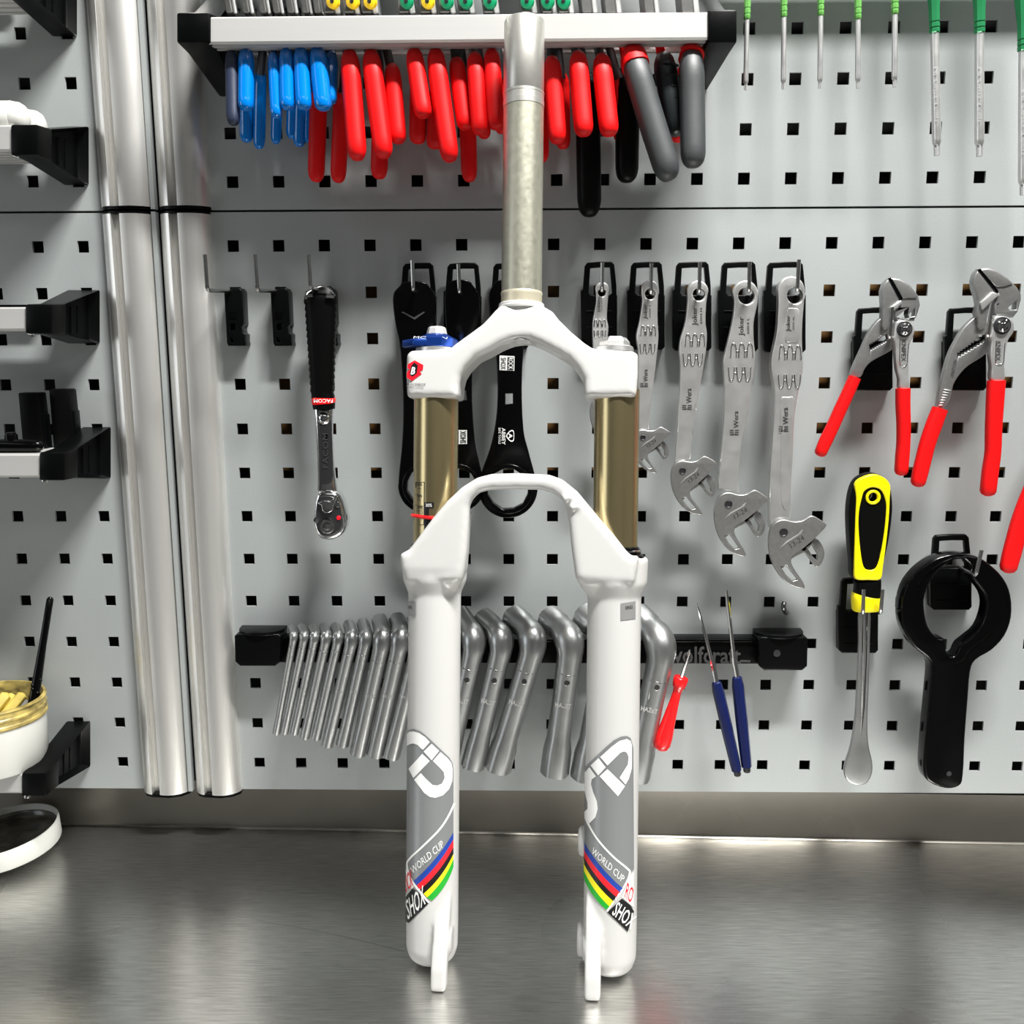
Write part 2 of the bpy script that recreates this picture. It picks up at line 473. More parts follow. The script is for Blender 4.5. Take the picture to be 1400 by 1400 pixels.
# ================================================================== RACKS
def px_rect(x0, y0, x1, y1, d):
    return [at(x0, y1, d), at(x1, y1, d), at(x1, y0, d), at(x0, y0, d)]
def bracket(parent, fr, wl_, df, hollow=None, screws=()):
    """arm from the rail (fr: photo rectangle at df) to the wall (wl_: photo rectangle at 0)"""
    lo = px_rect(*wl_, 0); hi = px_rect(*fr, df); mid_ = px_rect(*fr, df-16)
    # straight cap then tapering arm
    k = .30
    cap_back = [h*(1-k)+l*k for h, l in zip(hi, lo)]
    for i in range(4):
        cap_back[i] = V(hi[i][0]*(1-k*.35)+lo[i][0]*k*.35, cap_back[i][1], hi[i][2]*(1-k*.3)+lo[i][2]*k*.3)
    g = G()
    vs = lo+cap_back+hi
    fs = [(3, 2, 1, 0), (8, 9, 10, 11)]
    for r in (0, 4):
        fs += [(r+i, r+(i+1) % 4, r+(i+1) % 4+4, r+i+4) for i in range(4)]
    g.add(vs, fs)
    me = g.mesh()
    if hollow:   # recess the side that faces the photo's middle
        bm = bmesh.new(); bm.from_mesh(me)
        side = [f for f in bm.faces if f.normal.x*hollow > .5]
        side.sort(key=lambda f: f.calc_center_median().y); f = side[-1]
        r = bmesh.ops.inset_individual(bm, faces=[f], thickness=4*S)
        bmesh.ops.translate(bm, verts=f.verts, vec=(-hollow*9*S, 0, 0))
        bm.to_mesh(me); bm.free()
    o = finish('end_bracket', bevelled(me, 1.6, 2, 25), 'black', parent, smooth=35)
    if hollow:
        for q in range(5):   # stiffening ribs in the recess
            c0 = lo[1]*(.15+.13*q)+hi[1]*(.85-.13*q); c1 = lo[2]*(.15+.13*q)+hi[2]*(.85-.13*q)
            g = G(); a = c0*.85+c1*.15; b = c0*.25+c1*.75
            sweep(g, [a-V(hollow*7, 0, 0), b-V(hollow*7, 0, 0)], .7, 6); g.build('rib', 'black', o)
    for (sx, sy_, sd) in screws:
        g = G(); c = at(sx, sy_, sd); lathe(g, c, (0, -.5, -1), [(-2, 2.6), (0, 2.6), (.9, 2.2), (1.1, 1)], 12); g.build('screw', 'chrome', o)
    return o
def rail_bar(parent, x0, x1, zt, zb, df, depth, name='front_rail', m='rail', grooves=3):
    """extruded bar along x with a grooved underside"""
    pr = [(0, zt-1.2), (1.2, zt), (depth, zt), (depth, zb)]
    for q in range(grooves):
        a = depth-(q+.35)*depth/grooves; b = depth-(q+.8)*depth/grooves
        pr += [(a, zb), (a, zb+1.2), (b, zb+1.2), (b, zb)]
    pr += [(1.2, zb), (0, zb+1.6)]
    n = len(pr); g = G()
    g.add([(x0, -df+a, b) for a, b in pr]+[(x1, -df+a, b) for a, b in pr], [(i, (i+1) % n, (i+1) % n+n, i+n) for i in range(n)]+[tuple(range(n))[::-1], tuple(range(n, 2*n))])
    return g.build(name, m, parent, smooth=25)
# top rack with the pliers
RD = 74.0
a0, a1 = at(283, 22, RD), at(968, 56, RD)
ztop = at(620, 19.5, RD)[2]; zbot = at(620, 57, RD)[2]
t = thing('tool_rack', 'wide aluminium tool rack with black end brackets holding the row of pliers', 'rack', (190, 0, zbot))
rail_bar(t, a0[0], a1[0], ztop, zbot, RD, 17, grooves=2)
b0, b1 = at(285, 62, 24), at(975, 74, 24)
rail_bar(t, b0[0], b1[0], at(620, 50, 24)[2], at(620, 74, 24)[2], 26, 5, 'rear_rail', 'rail', 1)
bracket(t, (241, 17, 287, 58), (300, -20, 331, 133), RD+2, None, [(277, 63, 62), (252, 61, 66)])
bracket(t, (968, 13, 1008, 58), (935, -20, 967, 124), RD+2, None, [(971, 59, 62), (995, 56, 66)])
# racks on the left
LR = [
    ('top left black bracketed shelf cut off by the photo corner', (-5, -62, 33, -14), (72, -60, 107, 51), 3, (-160, -48, -12)),
    ('aluminium shelf with black bracket carrying two white bottles', (14, 170, 51, 212), (88, 173, 123, 254), 3, (-160, 171, 207)),
    ('narrow aluminium shelf with black bracket left of the posts, empty but for a thin rod', (34, 416, 71, 456), (92, 396, 138, 470), 2, (-160, 420, 452)),
    ('aluminium shelf with black bracket carrying black tools', (53, 619, 88.5, 657), (113, 583, 153, 654), 2, (-160, 621, 653)),
    ('lowest aluminium shelf with black bracket under the grease bucket', (29, 1057, 63, 1089), (91, 985, 125, 1048), 2, (-160, 1058, 1085)),
]
RACK = []
for lab, fr, wr, gr, (rx, ry0, ry1) in LR:
    p = at(fr[0], fr[3], 70)
    t = thing('shelf_rack', lab, 'shelf', (p[0]-60, 0, p[2]), 'bracketed shelves on the left panels')
    bracket(t, fr, wr, 72, 1, [(fr[0]+8, fr[3]+1, 66)])
    zt, zb = at(0, ry0, 70)[2], at(0, ry1, 70)[2]
    rail_bar(t, at(rx, 0, 70)[0], at(fr[0]+3, (ry0+ry1)/2, 70)[0], zt, zb, 70, 50, 'front_rail', 'rail', 5)
    rail_bar(t, at(rx, 0, 70)[0], at(fr[0]+20, (ry0+ry1)/2, 12)[0], zt, zt-6, 12, 6, 'rear_rail', 'rail', 1)
    RACK.append((zt, zb))

# ================================================================== PLIERS IN THE TOP RACK
def grip(g, top, bot, w, dtop, dmid, dbot, bulge=1.0, n=14, mi=0, dep=1.0):
    (x0, y0), (x1, y1) = top, bot
    pts = []; rad = []
    sc = 1.86
    for k, (u, dd, r) in enumerate([(0, dtop, .30), (.03, dtop+(dmid-dtop)*.25, .62), (.09, dtop+(dmid-dtop)*.55, .90), (.2, dtop+(dmid-dtop)*.85, 1.0), (.4, dmid, 1.0), (.65, (dmid+dbot)/2, 1.0*bulge), (.88, dbot, .98*bulge), (.955, dbot, .80*bulge), (.99, dbot, .50), (1.0, dbot, .2)]):
        bow = math.sin(u*math.pi)*-.0
        x = x0+(x1-x0)*(u**1.1); y = y0+(y1-y0)*u
        p = at(x, y, dd); pts.append(p); rad.append((w/2/sc*r, w/2/sc*r*dep))
    P = catmull(pts, 3); R = [tuple(v) for v in interp(rad, 3)]
    sweep(g, P, R, n, ref=V(0, -1, 0), mi=mi, shape=sup(n, .8))
    return P
ORD = ['first', 'second', 'third', 'fourth', 'fifth', 'sixth', 'seventh', 'eighth', 'ninth', 'tenth', 'eleventh', 'twelfth', 'thirteenth', 'fourteenth', 'fifteenth', 'sixteenth']
def pliers(label, front, rear, head, gm, dot=None, group=None, hw=15, frontd=(50, 62, 68), reard=(36, 26, 22), cap=None, rearm=None, neck='darkst'):
    """front/rear: (xtop,ytop,xbot,ybot,width); head: photo x of the jaws above the rail"""
    ft = front[:2] if front else rear[:2]
    base = at(ft[0], (front or rear)[3], 45)
    t = thing('pliers', label, 'pliers', base, group)
    if front:
        g = G(); P = grip(g, front[:2], front[2:4], front[4], *frontd)
        o = g.build('grip', gm, t, smooth=50)
        if cap:   # coloured shoulder of a two-tone grip
            g = G(); k0, k1 = 0, cap
            rr = front[4]/2/1.86
            ra = [.34, .66, .93, 1.03, 1.05]+[1.05]*30
            Q = P[k0:k1]; sweep(g, Q, [rr*1.05*math.sqrt(max(.03, 1-(1-min(1, i/6))**2)) for i in range(len(Q))], 14, shape=sup(14, .8)); g.build('grip_cap', 'red', o, smooth=50)
    if rear:
        g = G(); grip(g, rear[:2], rear[2:4], rear[4], *reard); g.build('grip', rearm or gm, t, smooth=50)
    # steel arms and jaws
    g = G()
    hx = head
    sections = sup(10, .5)
    if front: sweep(g, catmull([at(hx, 12, 44), at((hx+ft[0])/2, 45, 46), at(ft[0], front[1]+10, frontd[0]+3)], 4), (2.6, 4.5) if False else 3.4, 10)
    if rear: sweep(g, catmull([at(hx, 12, 42), at((hx+rear[0])/2, 45, 38), at(rear[0], max(rear[1], 80)+8, reard[0])], 4), 3.2, 10)
    g.build('arm', neck, t, smooth=40)
    ztop_ = at(hx, -150, 44)  # jaws made tall and wide above the rail to shade the rear grips
    a, b = at(hx-hw/2, 24, 44), at(hx+hw/2, 24, 44)
    lean = 12
    wj = (b[0]-a[0])
    for (xa, xb, dd0, dd1, mm) in ((0, .64, 32, 55, 'jawdark'), (.64, .97, 28, 53, 'steel')):
        g = G()
        lo = [(a[0]+wj*xa, -dd1, a[2]), (a[0]+wj*xb, -dd1, a[2]), (a[0]+wj*xb, -dd0, a[2]), (a[0]+wj*xa, -dd0, a[2])]
        hi = [(p[0]-lean, p[1]*.9-4, ztop_[2]) for p in lo]
        hexa(g, lo, hi)
        finish('jaw', bevelled(g.mesh(), .8, 1), mm, t, smooth=30)
    if dot:
        c = at(hx-3.5, 2, 59)
        g = G(); lathe(g, c, (-.25, -1, -.05), [(-3, 4.8), (.6, 4.8), (1, 4.2)], 18); o = g.build('pivot', dot, t)
        g = G(); lathe(g, c, (-.25, -1, -.05), [(.5, 1.8), (1.3, 1.6), (1.5, .8)], 12); g.build('rivet', 'darkst', o)
    return t
BL = [((317, 69, 319, 172, 18), (322, 95, 325, 168, 16), 322, 'navy', 'dull navy handled pliers at the left end of the top rack'),
      ((337, 68, 336, 152, 21), (336, 100, 337, 195, 19), 345, 'blue', 'first bright blue handled pliers from the left in the top rack'),
      ((374, 72, 378, 162, 16), (356, 95, 354, 204, 17), 368, 'blue', 'slim blue handled pliers with one long rear handle in the top rack'),
      ((392, 66, 393, 151, 20), (380, 95, 377, 197, 15), 386, 'blue', 'third bright blue handled pliers from the left in the top rack'),
      ((412, 66, 416, 151, 22), (402, 95, 399, 190, 17), 405, 'blue', 'fourth bright blue handled pliers from the left in the top rack'),
      ((434, 66, 443, 152, 24), (412, 100, 409, 201, 18), 425, 'blue', 'fifth and widest bright blue handled pliers in the top rack'),
      ((453, 71, 452, 143, 18), (424, 100, 421, 195, 14), 441, 'blue', 'rightmost blue handled pliers next to the red handles')]
for f, r, h, m, lab in BL:
    pliers(lab, f, r, h, m, None, 'blue handled pliers in the top rack', hw=14, frontd=(50, 62, 67) if f[0] != 453 else (44, 52, 56))
RL = [((478, 69, 489, 220, 27), (436, 120, 432, 249, 24), 458, 'ydot'),
      ((507, 69, 526, 217, 27), (468, 120, 462, 250, 23), 485, 'ydot'),
      ((536, 89, 545, 197, 24), (522, 120, 518, 245, 25), 509, 'ydot'),
      ((566, 69, 580, 162, 25), (573, 100, 571, 197, 25), 559, 'gdot'),
      ((595, 67, 616, 222, 27), (598, 120, 594, 204, 24), 588, 'ydot'),
      ((624, 81, 637, 178, 24), (638, 110, 642, 249, 24), 614, 'gdot'),
      ((649, 74, 657, 185, 24), (660, 100, 662, 190, 20), 640, 'gdot'),
      ((672, 69, 679, 178, 24), (684, 100, 686, 183, 20), 673, 'gdot'),
      ((738, 95, 741, 222, 22), (730, 100, 731, 190, 20), 724, 'gdot'),
      ((754, 79, 763, 197, 26), (768, 100, 770, 204, 22), 752, 'gdot'),
      ((790, 73, 799, 187, 27), (803, 100, 806, 297, 36), 774, 'gdot'),
      ((822, 77, 834, 187, 27), (846, 100, 849, 194, 22), 806, None)]
RNAME = ['first red handled pliers from the left, straight long grip', 'second red handled pliers from the left, long slanted grip', 'third red handled pliers from the left, grip set back', 'fourth red handled pliers from the left, short slanted grip', 'fifth red handled pliers from the left, longest slanted grip', 'sixth red handled pliers from the left, set back beside the longest one', 'seventh red handled pliers from the left', 'red handled pliers just left of the fork steerer tube', 'red handled pliers mostly hidden behind the fork steerer tube', 'red handled pliers just right of the fork steerer tube', 'red handled pliers with a long black rear handle right of the steerer', 'rightmost all red handled pliers in the top rack']
for i, (f, r, h, dt) in enumerate(RL):
    fd = (50, 62, 67)
    if i in (2, 5, 9): fd = (46, 55, 59)
    if i == 8: fd = (40, 40, 40)
    pliers(RNAME[i], f, r, h, 'red', dt, 'red handled pliers in the top rack', hw=23, frontd=fd, rearm='blackmat' if i == 10 else None)
pliers('large grey gripped pliers with red shoulder, slanting to the right', (864, 70, 917, 247, 36), (858, 90, 857, 250, 34), 838, 'grey', None, 'grey gripped pliers', hw=24, frontd=(54, 68, 74), cap=8, rearm='blackmat', neck='red')
pliers('large grey gripped pliers with red shoulder at the right end of the rack', (945, 68, 948, 230, 34), (934, 90, 926, 195, 20), 942, 'grey', None, 'grey gripped pliers', hw=26, frontd=(54, 66, 72), cap=6, rearm='red', neck='red')
t = pliers('black ribbed handle pliers between the two grey gripped pliers', (906, 74, 928, 186, 31), None, 890, 'ribgrip', None, None, hw=22, frontd=(44, 50, 52), neck='red')
for k in range(6):
    g = G(); a = at(901+k*3.4, 84+k*16, 60); b = at(926+k*3.0, 84+k*16, 60); a = a+V(0, 3.5, 0); b = b+V(0, 3.5, 0)
    sweep(g, catmull([at(899+k*3.4, 90+k*16, 52), (a+b)/2+V(0, -1.6, 0), at(927+k*2.8, 90+k*16, 52)], 4), 1.0, 8); g.build('rib', 'ribgrip', t)

# ================================================================== SCREWDRIVERS
t = thing('tool_rack', 'aluminium rack bar that holds the green screwdrivers above the photo edge', 'rack', (at(1200, -70, 45)[0], 0, at(1200, -70, 45)[2]))
z = at(1200, -150, 45)[2]
g = G(); box(g, at(990, 0, 45)[0], at(1500, 0, 45)[0], -54, -38, z, z+7); finish('bar', bevelled(g.mesh(), 1), 'rail', t)
for px in (1000, 1480):
    g = G(); x = at(px, 0, 45)[0]; box(g, x-8, x+8, -58, 0, z-2, z+24); finish('end_bracket', bevelled(g.mesh(), 2), 'black', t)
SD = [(1021.4, 27, 1019.4, 123, 9.5, 6.6, 'greenl'), (1071.7, 24, 1071, 122, 9.5, 7, 'greenl'), (1122, 22, 1121, 121, 9.5, 7, 'greenl'), (1173, 27, 1173, 121, 10, 7.2, 'greenl'), (1223.4, 20, 1223, 119, 10.5, 7.6, 'greenl'),
      (1277.7, 46, 1281, 213, 15, 11.5, 'green'), (1339, 46, 1339, 214, 15.5, 12, 'green'), (1399, 70, 1398.6, 267, 16, 12, 'green')]
SNAME = ['leftmost small green screwdriver hanging beside the rack bracket', 'second small green screwdriver from the left', 'third small green screwdriver from the left', 'fourth small green screwdriver from the left', 'fifth small green screwdriver, next to the larger ones', 'large green screwdriver, left of the two long ones', 'large green screwdriver, right of the two long ones', 'longest green screwdriver cut off by the right photo edge']
for (x0, y0, x1, y1, hw, sw, m), lab in zip(SD, SNAME):
    d = 46; a, b = at(x0, y0, d), at(x1, y1, d); ax = nrm(b-a); L = np.linalg.norm(b-a); s_ = 1/1.83
    t = thing('screwdriver', lab, 'screwdriver', b, 'green screwdrivers at the upper right')
    g = G(); r = hw/2*s_
    lathe(g, a, -ax, [(0, r*.80), (.8, r*.98), (3, r), (3.2, r*.9), (4.2, r*.9), (4.4, r), (7, r), (7.2, r*.9), (8.2, r*.9), (8.4, r), (14, r), (20, r*1.05), (45, r*1.7), (85, r*1.9), (95, r*1.5), (98, r*.6)], 8)
    g.build('handle', m, t, smooth=30)
    g = G(); r = sw/2*s_*1.08; tl = 7*s_*(sw/7)*1.2
    lathe(g, a, ax, [(0, r*.92), (L-tl*1.6, r), (L-tl*1.25, r*.95), (L-tl, r*.62)], 12); o = g.build('shaft', 'rail' if False else 'steel', t, smooth=40)
    g = G(); star = []
    vs = []; n = 12
    nv = V(0, -1, 0); bv = np.cross(ax, nv)
    for tt, rr in ((L-tl*1.15, .62), (L, .58)):
        for k in range(n):
            q = r*rr*(1.12 if k % 2 else .78); an = 2*math.pi*k/n; vs.append(a+ax*tt+(bv*math.cos(an)+nv*math.sin(an))*q)
    g.add(vs, [(k, (k+1) % n, (k+1) % n+n, k+n) for k in range(n)]+[tuple(range(n, 2*n))]); g.build('tip', 'steel', t, smooth=0)
    if sw > 10:
        pm = lambda u: (x0+(x1-x0)*u, y0+(y1-y0)*u)
        q0, q1 = pm(.27), pm(.72)
        lettering('engraving', 'PB Swiss Tools', (q0[0]-1.6, q0[1]), (q1[0]-1.6, q1[1]), (q0[0]+2.2, q0[1]), surf_wall(d+r+.2), 'inkgrey', o)

# ================================================================== SMALL HOOKS
def pin_path(base, elbow, tip, n=5):
    base, elbow, tip = map(lambda p: np.array(p, float), (base, elbow, tip))
    u, v = nrm(base-elbow), nrm(tip-elbow); r = 4
    pts = [base]+[elbow+u*r*(1-k/n)**2*1.0+v*r*(k/n)**2 for k in range(n+1)]+[tip]
    return pts
def pin_geo(g, base, elbow, tip, r=1.55):
    P = pin_path(base, elbow, tip); sweep(g, P, [r]*(len(P)), 10)
    return g
def empty_hook(lab, bx, pinb, pine, pint, group='slim black hooks with bent wire pins'):
    """slim clip: body photo rectangle + pin points (photo x,y,depth)"""
    x0, y0, x1, y1 = bx
    t = thing('wall_hook', lab, 'hook', at((x0+x1)/2, y1, 0), group)
    outline = [(x0, y0+3), (x0+8, y0+1), (x0+9, y0-1), (x1-5, y0-1), (x1-2, y0+4), (x1, y0+48), (x1-3, y0+52), (x1-1, y0+60), (x1+2, y0+62), (x1+2, y0+72), (x1+3, y1-3), (x1+2, y1), (x0+6, y1), (x0+4, y1-4)]
    d = 15
    h1 = wl([(x0+8, y0+48), (x0+15, y0+47), (x0+16, y0+56), (x0+9, y0+57)], d)
    h2 = wl([(x0+8, y1-13), (x0+13, y1-8), (x0+13, y1-5), (x0+9, y1-5)], d)
    plate('clip', [wl(outline, d), h1, h2], d, 15, 'black', t, .8)
    pplate('clip_window', [(x0+7, y0+31), (x0+16, y0+31), (x0+16, y0+40), (x0+7, y0+40)], d+.6, 1.5, 'blackgloss', t)
    g = G(); pin_geo(g, at(*pinb), at(*pine), at(*pint)); g.build('pin', 'pinst', t)
    return t
empty_hook('empty black hook nearest the aluminium posts', (306, 395, 333, 473), (318, 398, 8), (283.5, 397, 62), (280, 348, 62))
empty_hook('empty black hook between the other empty hook and the ratchet', (369.5, 395, 396, 473), (380, 398, 8), (352, 397, 62), (348.5, 348, 62))
empty_hook('black hook carrying the ratchet handle', (432, 395, 459, 473), (446, 396, 8), (424.5, 394, 62), (421.5, 348, 62))

# ratchet ------------------------------------------------------------
t = thing('ratchet', 'chrome ratchet with black grip and red band hanging from a hook', 'ratchet', at(450, 738, 30))
def prof_sweep(rows, d, dep, m, name, parent, n=18, e=.75, sm=2, smooth_=45):
    """rows: (y, xl, xr[, depth scale]) photo widths down the tool"""
    pts = []; rad = []
    for r in rows:
        y, xl, xr = r[:3]; k = r[3] if len(r) > 3 else 1
        a, b = at(xl, y, d), at(xr, y, d); w = np.linalg.norm(b-a)/2
        pts.append((a+b)/2); rad.append((w, dep*k))
    P = catmull(pts, sm); R = [tuple(q) for q in interp(rad, sm)]
    g = G(); sweep(g, P, R, n, ref=V(0, -1, 0), shape=sup(n, e)); return g.build(name, m, parent, smooth=smooth_)
rows = [(394, 424, 452, .5), (398, 419, 459, .8), (406, 417, 460), (412, 416, 461)]
for k in range(14):
    y = 415+k*9.2; u = k/13
    rows += [(y, 416.5+u*8, 461-u*4), (y+2, 418+u*8, 459.5-u*4)]
rows += [(542, 426, 457), (549, 427, 458), (559, 428.5, 457.5)]
prof_sweep(rows, 34, 9, 'blackmat', 'grip', t, sm=1)
g = G(); c0 = [at(x, y, dd) for x, y, dd in ((418, 408, 42), (421, 400, 44), (430, 394, 45), (441, 391, 45), (452, 396, 44), (458, 404, 42))]
sweep(g, catmull(c0, 4), .7, 8); sweep(g, [at(417, 406, 43), at(428, 404, 44)], 1.3, 8); sweep(g, [at(446, 405, 44), at(457, 406, 43)], 1.3, 8); g.build('ring', 'chrome', t)
prof_sweep([(543.5, 427, 458), (545, 426.3, 458.7), (550, 426.5, 458.5), (552, 427.5, 458)], 34, 9.4, 'redlid', 'band', t, sm=1)
lettering('lettering', 'FACOM', (455, 545.5), (429, 545.5), (455, 550.5), surf_wall(44), 'decwhite', t, .01)
sh = prof_sweep([(558, 429.5, 455.5, .8), (562, 430, 455.5, 1), (590, 432, 455), (620, 433.5, 456), (650, 434, 458.5), (672, 433, 462), (682, 431, 465, 1.0)], 32, 5.5, 'chrome', 'shaft', t, sm=3, e=.6)
pplate('inset', [(436, 571), (440, 566), (448, 566), (452, 571), (454, 600), (455, 640), (454, 658), (449, 662), (442, 662), (438, 656), (437, 600)], 38.4, 1.2, 'darkst', sh, .3, sm=2)
g = G(); lathe(g, at(443, 572, 37.5), (0, -1, 0), [(-2, 5.5), (.6, 5.2), (2.2, 3.6), (2.8, 1.5)], 18); g.build('boss', 'chrome', sh)
lettering('embossing', 'FACOM', (449, 640), (449, 592), (441, 640), surf_wall(38.9), 'chrome', sh, .015)
hd = [(432, 676), (446, 671), (461, 675), (469, 690), (473.5, 712), (470, 728), (459, 737), (446, 739), (434, 734), (427.5, 718), (427.5, 703)]
h = pplate('head', hd, 42, 18, 'chrome', t, 4, sm=5)
pplate('head_face', [(434, 683), (447, 678), (460, 683), (466, 700), (467, 716), (459, 729), (446, 732), (435, 727), (432, 712)], 42.7, 1.4, 'darkst', h, .5, sm=3)
pplate('lever', [(434, 688), (446, 684), (452, 686), (458, 677), (461, 678), (456, 692), (454, 699), (446, 702), (440, 698), (439, 691)], 45.5, 3, 'chrome', h, .9, sm=2)
g = G(); c = at(447.5, 719, 43)
lathe(g, c, (0, -1, 0), [(0, 6.6), (1.8, 6.4), (2.1, 5.4), (1.0, 5.0), (1.0, 3.4), (3, 3.2), (3.6, 1.2)], 20); g.build('release_button', 'chrome', h)
for (x, y) in ((432.5, 711), (462, 690)):
    g = G(); lathe(g, at(x, y, 42), (0, -1, 0), [(0, 2.4), (1.5, 2.2), (1.9, 1)], 10); g.build('screw', 'chrome', h)
g = G(); lathe(g, at(463, 708, 42.6), (0, -1, 0), [(0, 2), (1, 1.6)], 8); g.build('marker', 'decred', h)

# ================================================================== LOOP HOLDERS + WRENCHES
def holder(lab, x0, x1, y0, y1, pins, group=None, d=14, dw=6, base_only=False):
    """black plastic holder with a loop on top; x0..x1,y0..y1 photo extents; pins: list of photo (base, elbow, tip)"""
    t = thing('tool_holder', lab, 'holder', at((x0+x1)/2, y1, 0), group)
    w = x1-x0
    out = [(x0+3, y0+38), (x0+5.5, y0+6), (x0+9, y0+1.5), (x0+w*.5, y0), (x1-9, y0), (x1-5, y0+4), (x1-2, y0+34), (x1-1, y1-4), (x1-5, y1), (x0+5, y1), (x0+1, y1-4), (x0, y0+40)]
    win = [(x0+13, y0+9), (x0+w*.5, y0+8), (x1-11, y0+8), (x1-8, y0+43), (x1-12, y0+46), (x0+14, y0+46), (x0+11, y0+43)]
    plate('loop_plate', [wl(out, d), wl(win, d)], d, 5.5, 'black', t, .9)
    b = [(x0+1, y0+47), (x1-1, y0+46), (x1-1.5, y1-4), (x1-5, y1), (x0+5, y1), (x0+1.5, y1-4)]
    pplate('body', b, d-5, d-5, 'blackmat', t, .6)
    for k in range(2):
        g = G(); yy = y0+68+k*22
        sweep(g, [at(x0+8, yy, d+.2), at(x1-8, yy, d+.2)], .6, 6); g.build('ridge', 'black', t)
    g = G()
    for b0, e0, t0 in pins:
        g = G(); pin_geo(g, at(*b0), at(*e0), at(*t0)); g.build('pin', 'pinst', t)
    return t
def lp(x, y, xt, yt, yb=None):  # ordinary pin: base at holder, elbow in front, tip up
    return ((x, y, 10), (x, y, 38), (xt, yt, 38))
HG = 'black loop holders in the middle row'
holder('black loop holder carrying the left black ring wrench', 545, 597, 359, 478, [((568, 398, 8), (565, 397, 46), (563.5, 356, 46))], HG)
holder('black loop holder carrying the black ring wrench behind the fork crown', 606, 659, 359, 478, [((630, 400, 8), (628, 400, 46), (626.5, 361, 46))], HG)
holder('black loop holder mostly hidden behind the fork steerer tube', 669, 723, 359, 478, [((693, 400, 8), (693, 400, 46), (692, 362, 46))], HG)
# black ring wrenches
def ring_wrench(lab, left, right, ringc, ro, ri, hole=None, prints=None):
    t = thing('ring_wrench', lab, 'wrench', at(ringc[0], ringc[1]+ro, 30), 'black ring wrenches behind the fork')
    d = 34
    arc = []
    a0 = math.atan2(right[-1][1]-ringc[1], right[-1][0]-ringc[0]); a1 = math.atan2(left[-1][1]-ringc[1], left[-1][0]-ringc[0])
    if a1 < a0: a1 += 2*math.pi
    for k in range(1, 24): 
        a = a0+(a1-a0)*k/24; arc.append((ringc[0]+ro*math.cos(a), ringc[1]+ro*1.0*math.sin(a)))
    out = smooth(left[::1], 1)
    # left is top->bottom, right is top->bottom
    L = [tuple(p) for p in catmull(left, 4)]; R = [tuple(p) for p in catmull(right, 4)]
    wq = right[0][0]-left[0][0]; tp_ = [(left[0][0]+wq*(1-math.cos(math.pi*k/10))/2, left[0][1]-6*math.sin(math.pi*k/10)) for k in range(1, 10)]
    loop = L[::-1]+tp_+R+arc
    hex_ = [(ringc[0]+ri*math.cos(math.pi*k/6+.26)*(1.0 if k % 2 else .97), ringc[1]+ri*math.sin(math.pi*k/6+.26)*(1.0 if k % 2 else .97)) for k in range(12)]
    hs = [wl(hex_, d)]
    if hole: hs.append(wl(hole, d))
    plate('body', [wl(loop, d)]+hs, d, 6, 'blackgloss', t, .9)
    # raised collar round the opening
    cw = at(*ringc, d); sc = np.linalg.norm(at(ringc[0]+ri, ringc[1], d)-cw)/ri
    plate('collar', [circ(cw[0], cw[2], ri*sc*1.22, 36), wl(hex_, d)], d+3.5, 3.6, 'blackgloss', t, .9)
    return t
T1 = ring_wrench('left black ring wrench mostly hidden by the gold tube', [(547, 390), (538.5, 400), (537, 415), (540, 440), (546, 470), (550, 520), (551, 570), (549, 610), (546, 640), (544.5, 660)], [(585, 390), (594, 402), (596, 420), (594, 440), (588, 470), (584, 520), (586, 570), (594, 610), (614, 645), (619, 660)], (582, 664), 38, 26)
flat_decal('embossing', [[(549, 427), (551, 426), (566, 434), (579, 426), (581, 427), (567, 437)]], surf_wall(34.3), 'relief', T1)  # flat chevron painted as the highlight on the raised V
T2 = ring_wrench('middle black ring wrench with a square hole and white sticker', [(613, 388), (608, 402), (608, 425), (611, 460), (616, 500), (618, 540), (617, 580), (612, 610), (602, 635), (596, 655)], [(645, 388), (654, 402), (655, 425), (651, 460), (646, 500), (645, 540), (647, 580), (650, 610), (655, 632), (659, 650)], (627, 664), 36, 25, [(621, 535), (637, 534), (638, 547), (621, 549)])
T3 = ring_wrench('right black ring wrench hanging between the fork legs with white prints', [(675, 388), (668.5, 402), (668.5, 420), (672, 445), (677, 475), (679.5, 505), (680, 545), (677, 580), (670, 612), (660, 640), (654, 660)], [(712, 388), (719, 402), (720, 420), (719, 445), (716, 475), (714, 505), (713.5, 545), (716, 590), (722, 615), (730, 645), (734, 660)], (694.5, 668), 40.5, 28.5, [(691, 538.5), (701, 538), (701, 552), (691, 553)])
P34 = surf_wall(34.25); P35 = surf_wall(34.5)
o = flat_decal('sticker', [[(683, 486), (703.5, 487), (703, 507), (683, 506)]], P34, 'decwhite', T3)
flat_decal('sticker_panel', [[(694, 488), (702.5, 488.5), (702, 506), (693.5, 505.5)]], P35, 'decblack', o)
lettering('lettering', 'ROCK', (695.2, 489), (694.8, 505), (701.6, 489), surf_wall(34.8), 'decwhite', o, .01)
lettering('lettering', 'SHOX', (684.6, 489), (684.4, 505), (691.8, 489), P35, 'decblack', o, .01)
o = flat_decal('sticker', [[(617, 588), (638.5, 588), (638.5, 607), (617, 607)]], P34, 'decwhite', T2)
flat_decal('sticker_panel', [[(617.8, 588.8), (627, 588.8), (627, 606.2), (617.8, 606.2)]], P35, 'decblack', o)
lettering('lettering', 'ROCK', (626.2, 605.4), (626.2, 589.6), (619, 605.4), surf_wall(34.8), 'decwhite', o, .01)
lettering('lettering', 'SHOX', (637.2, 605.8), (637.2, 589.2), (629, 605.8), P35, 'decblack', o, .02)
lettering('lettering', 'ABBEY', (689.2, 608), (686.4, 585), (682.6+9, 608), P34, 'decwhite', T3, .01) if False else None
lettering('lettering', 'ABBEY', (686, 585), (686, 608), (691, 585), P34, 'decwhite', T3, .01)
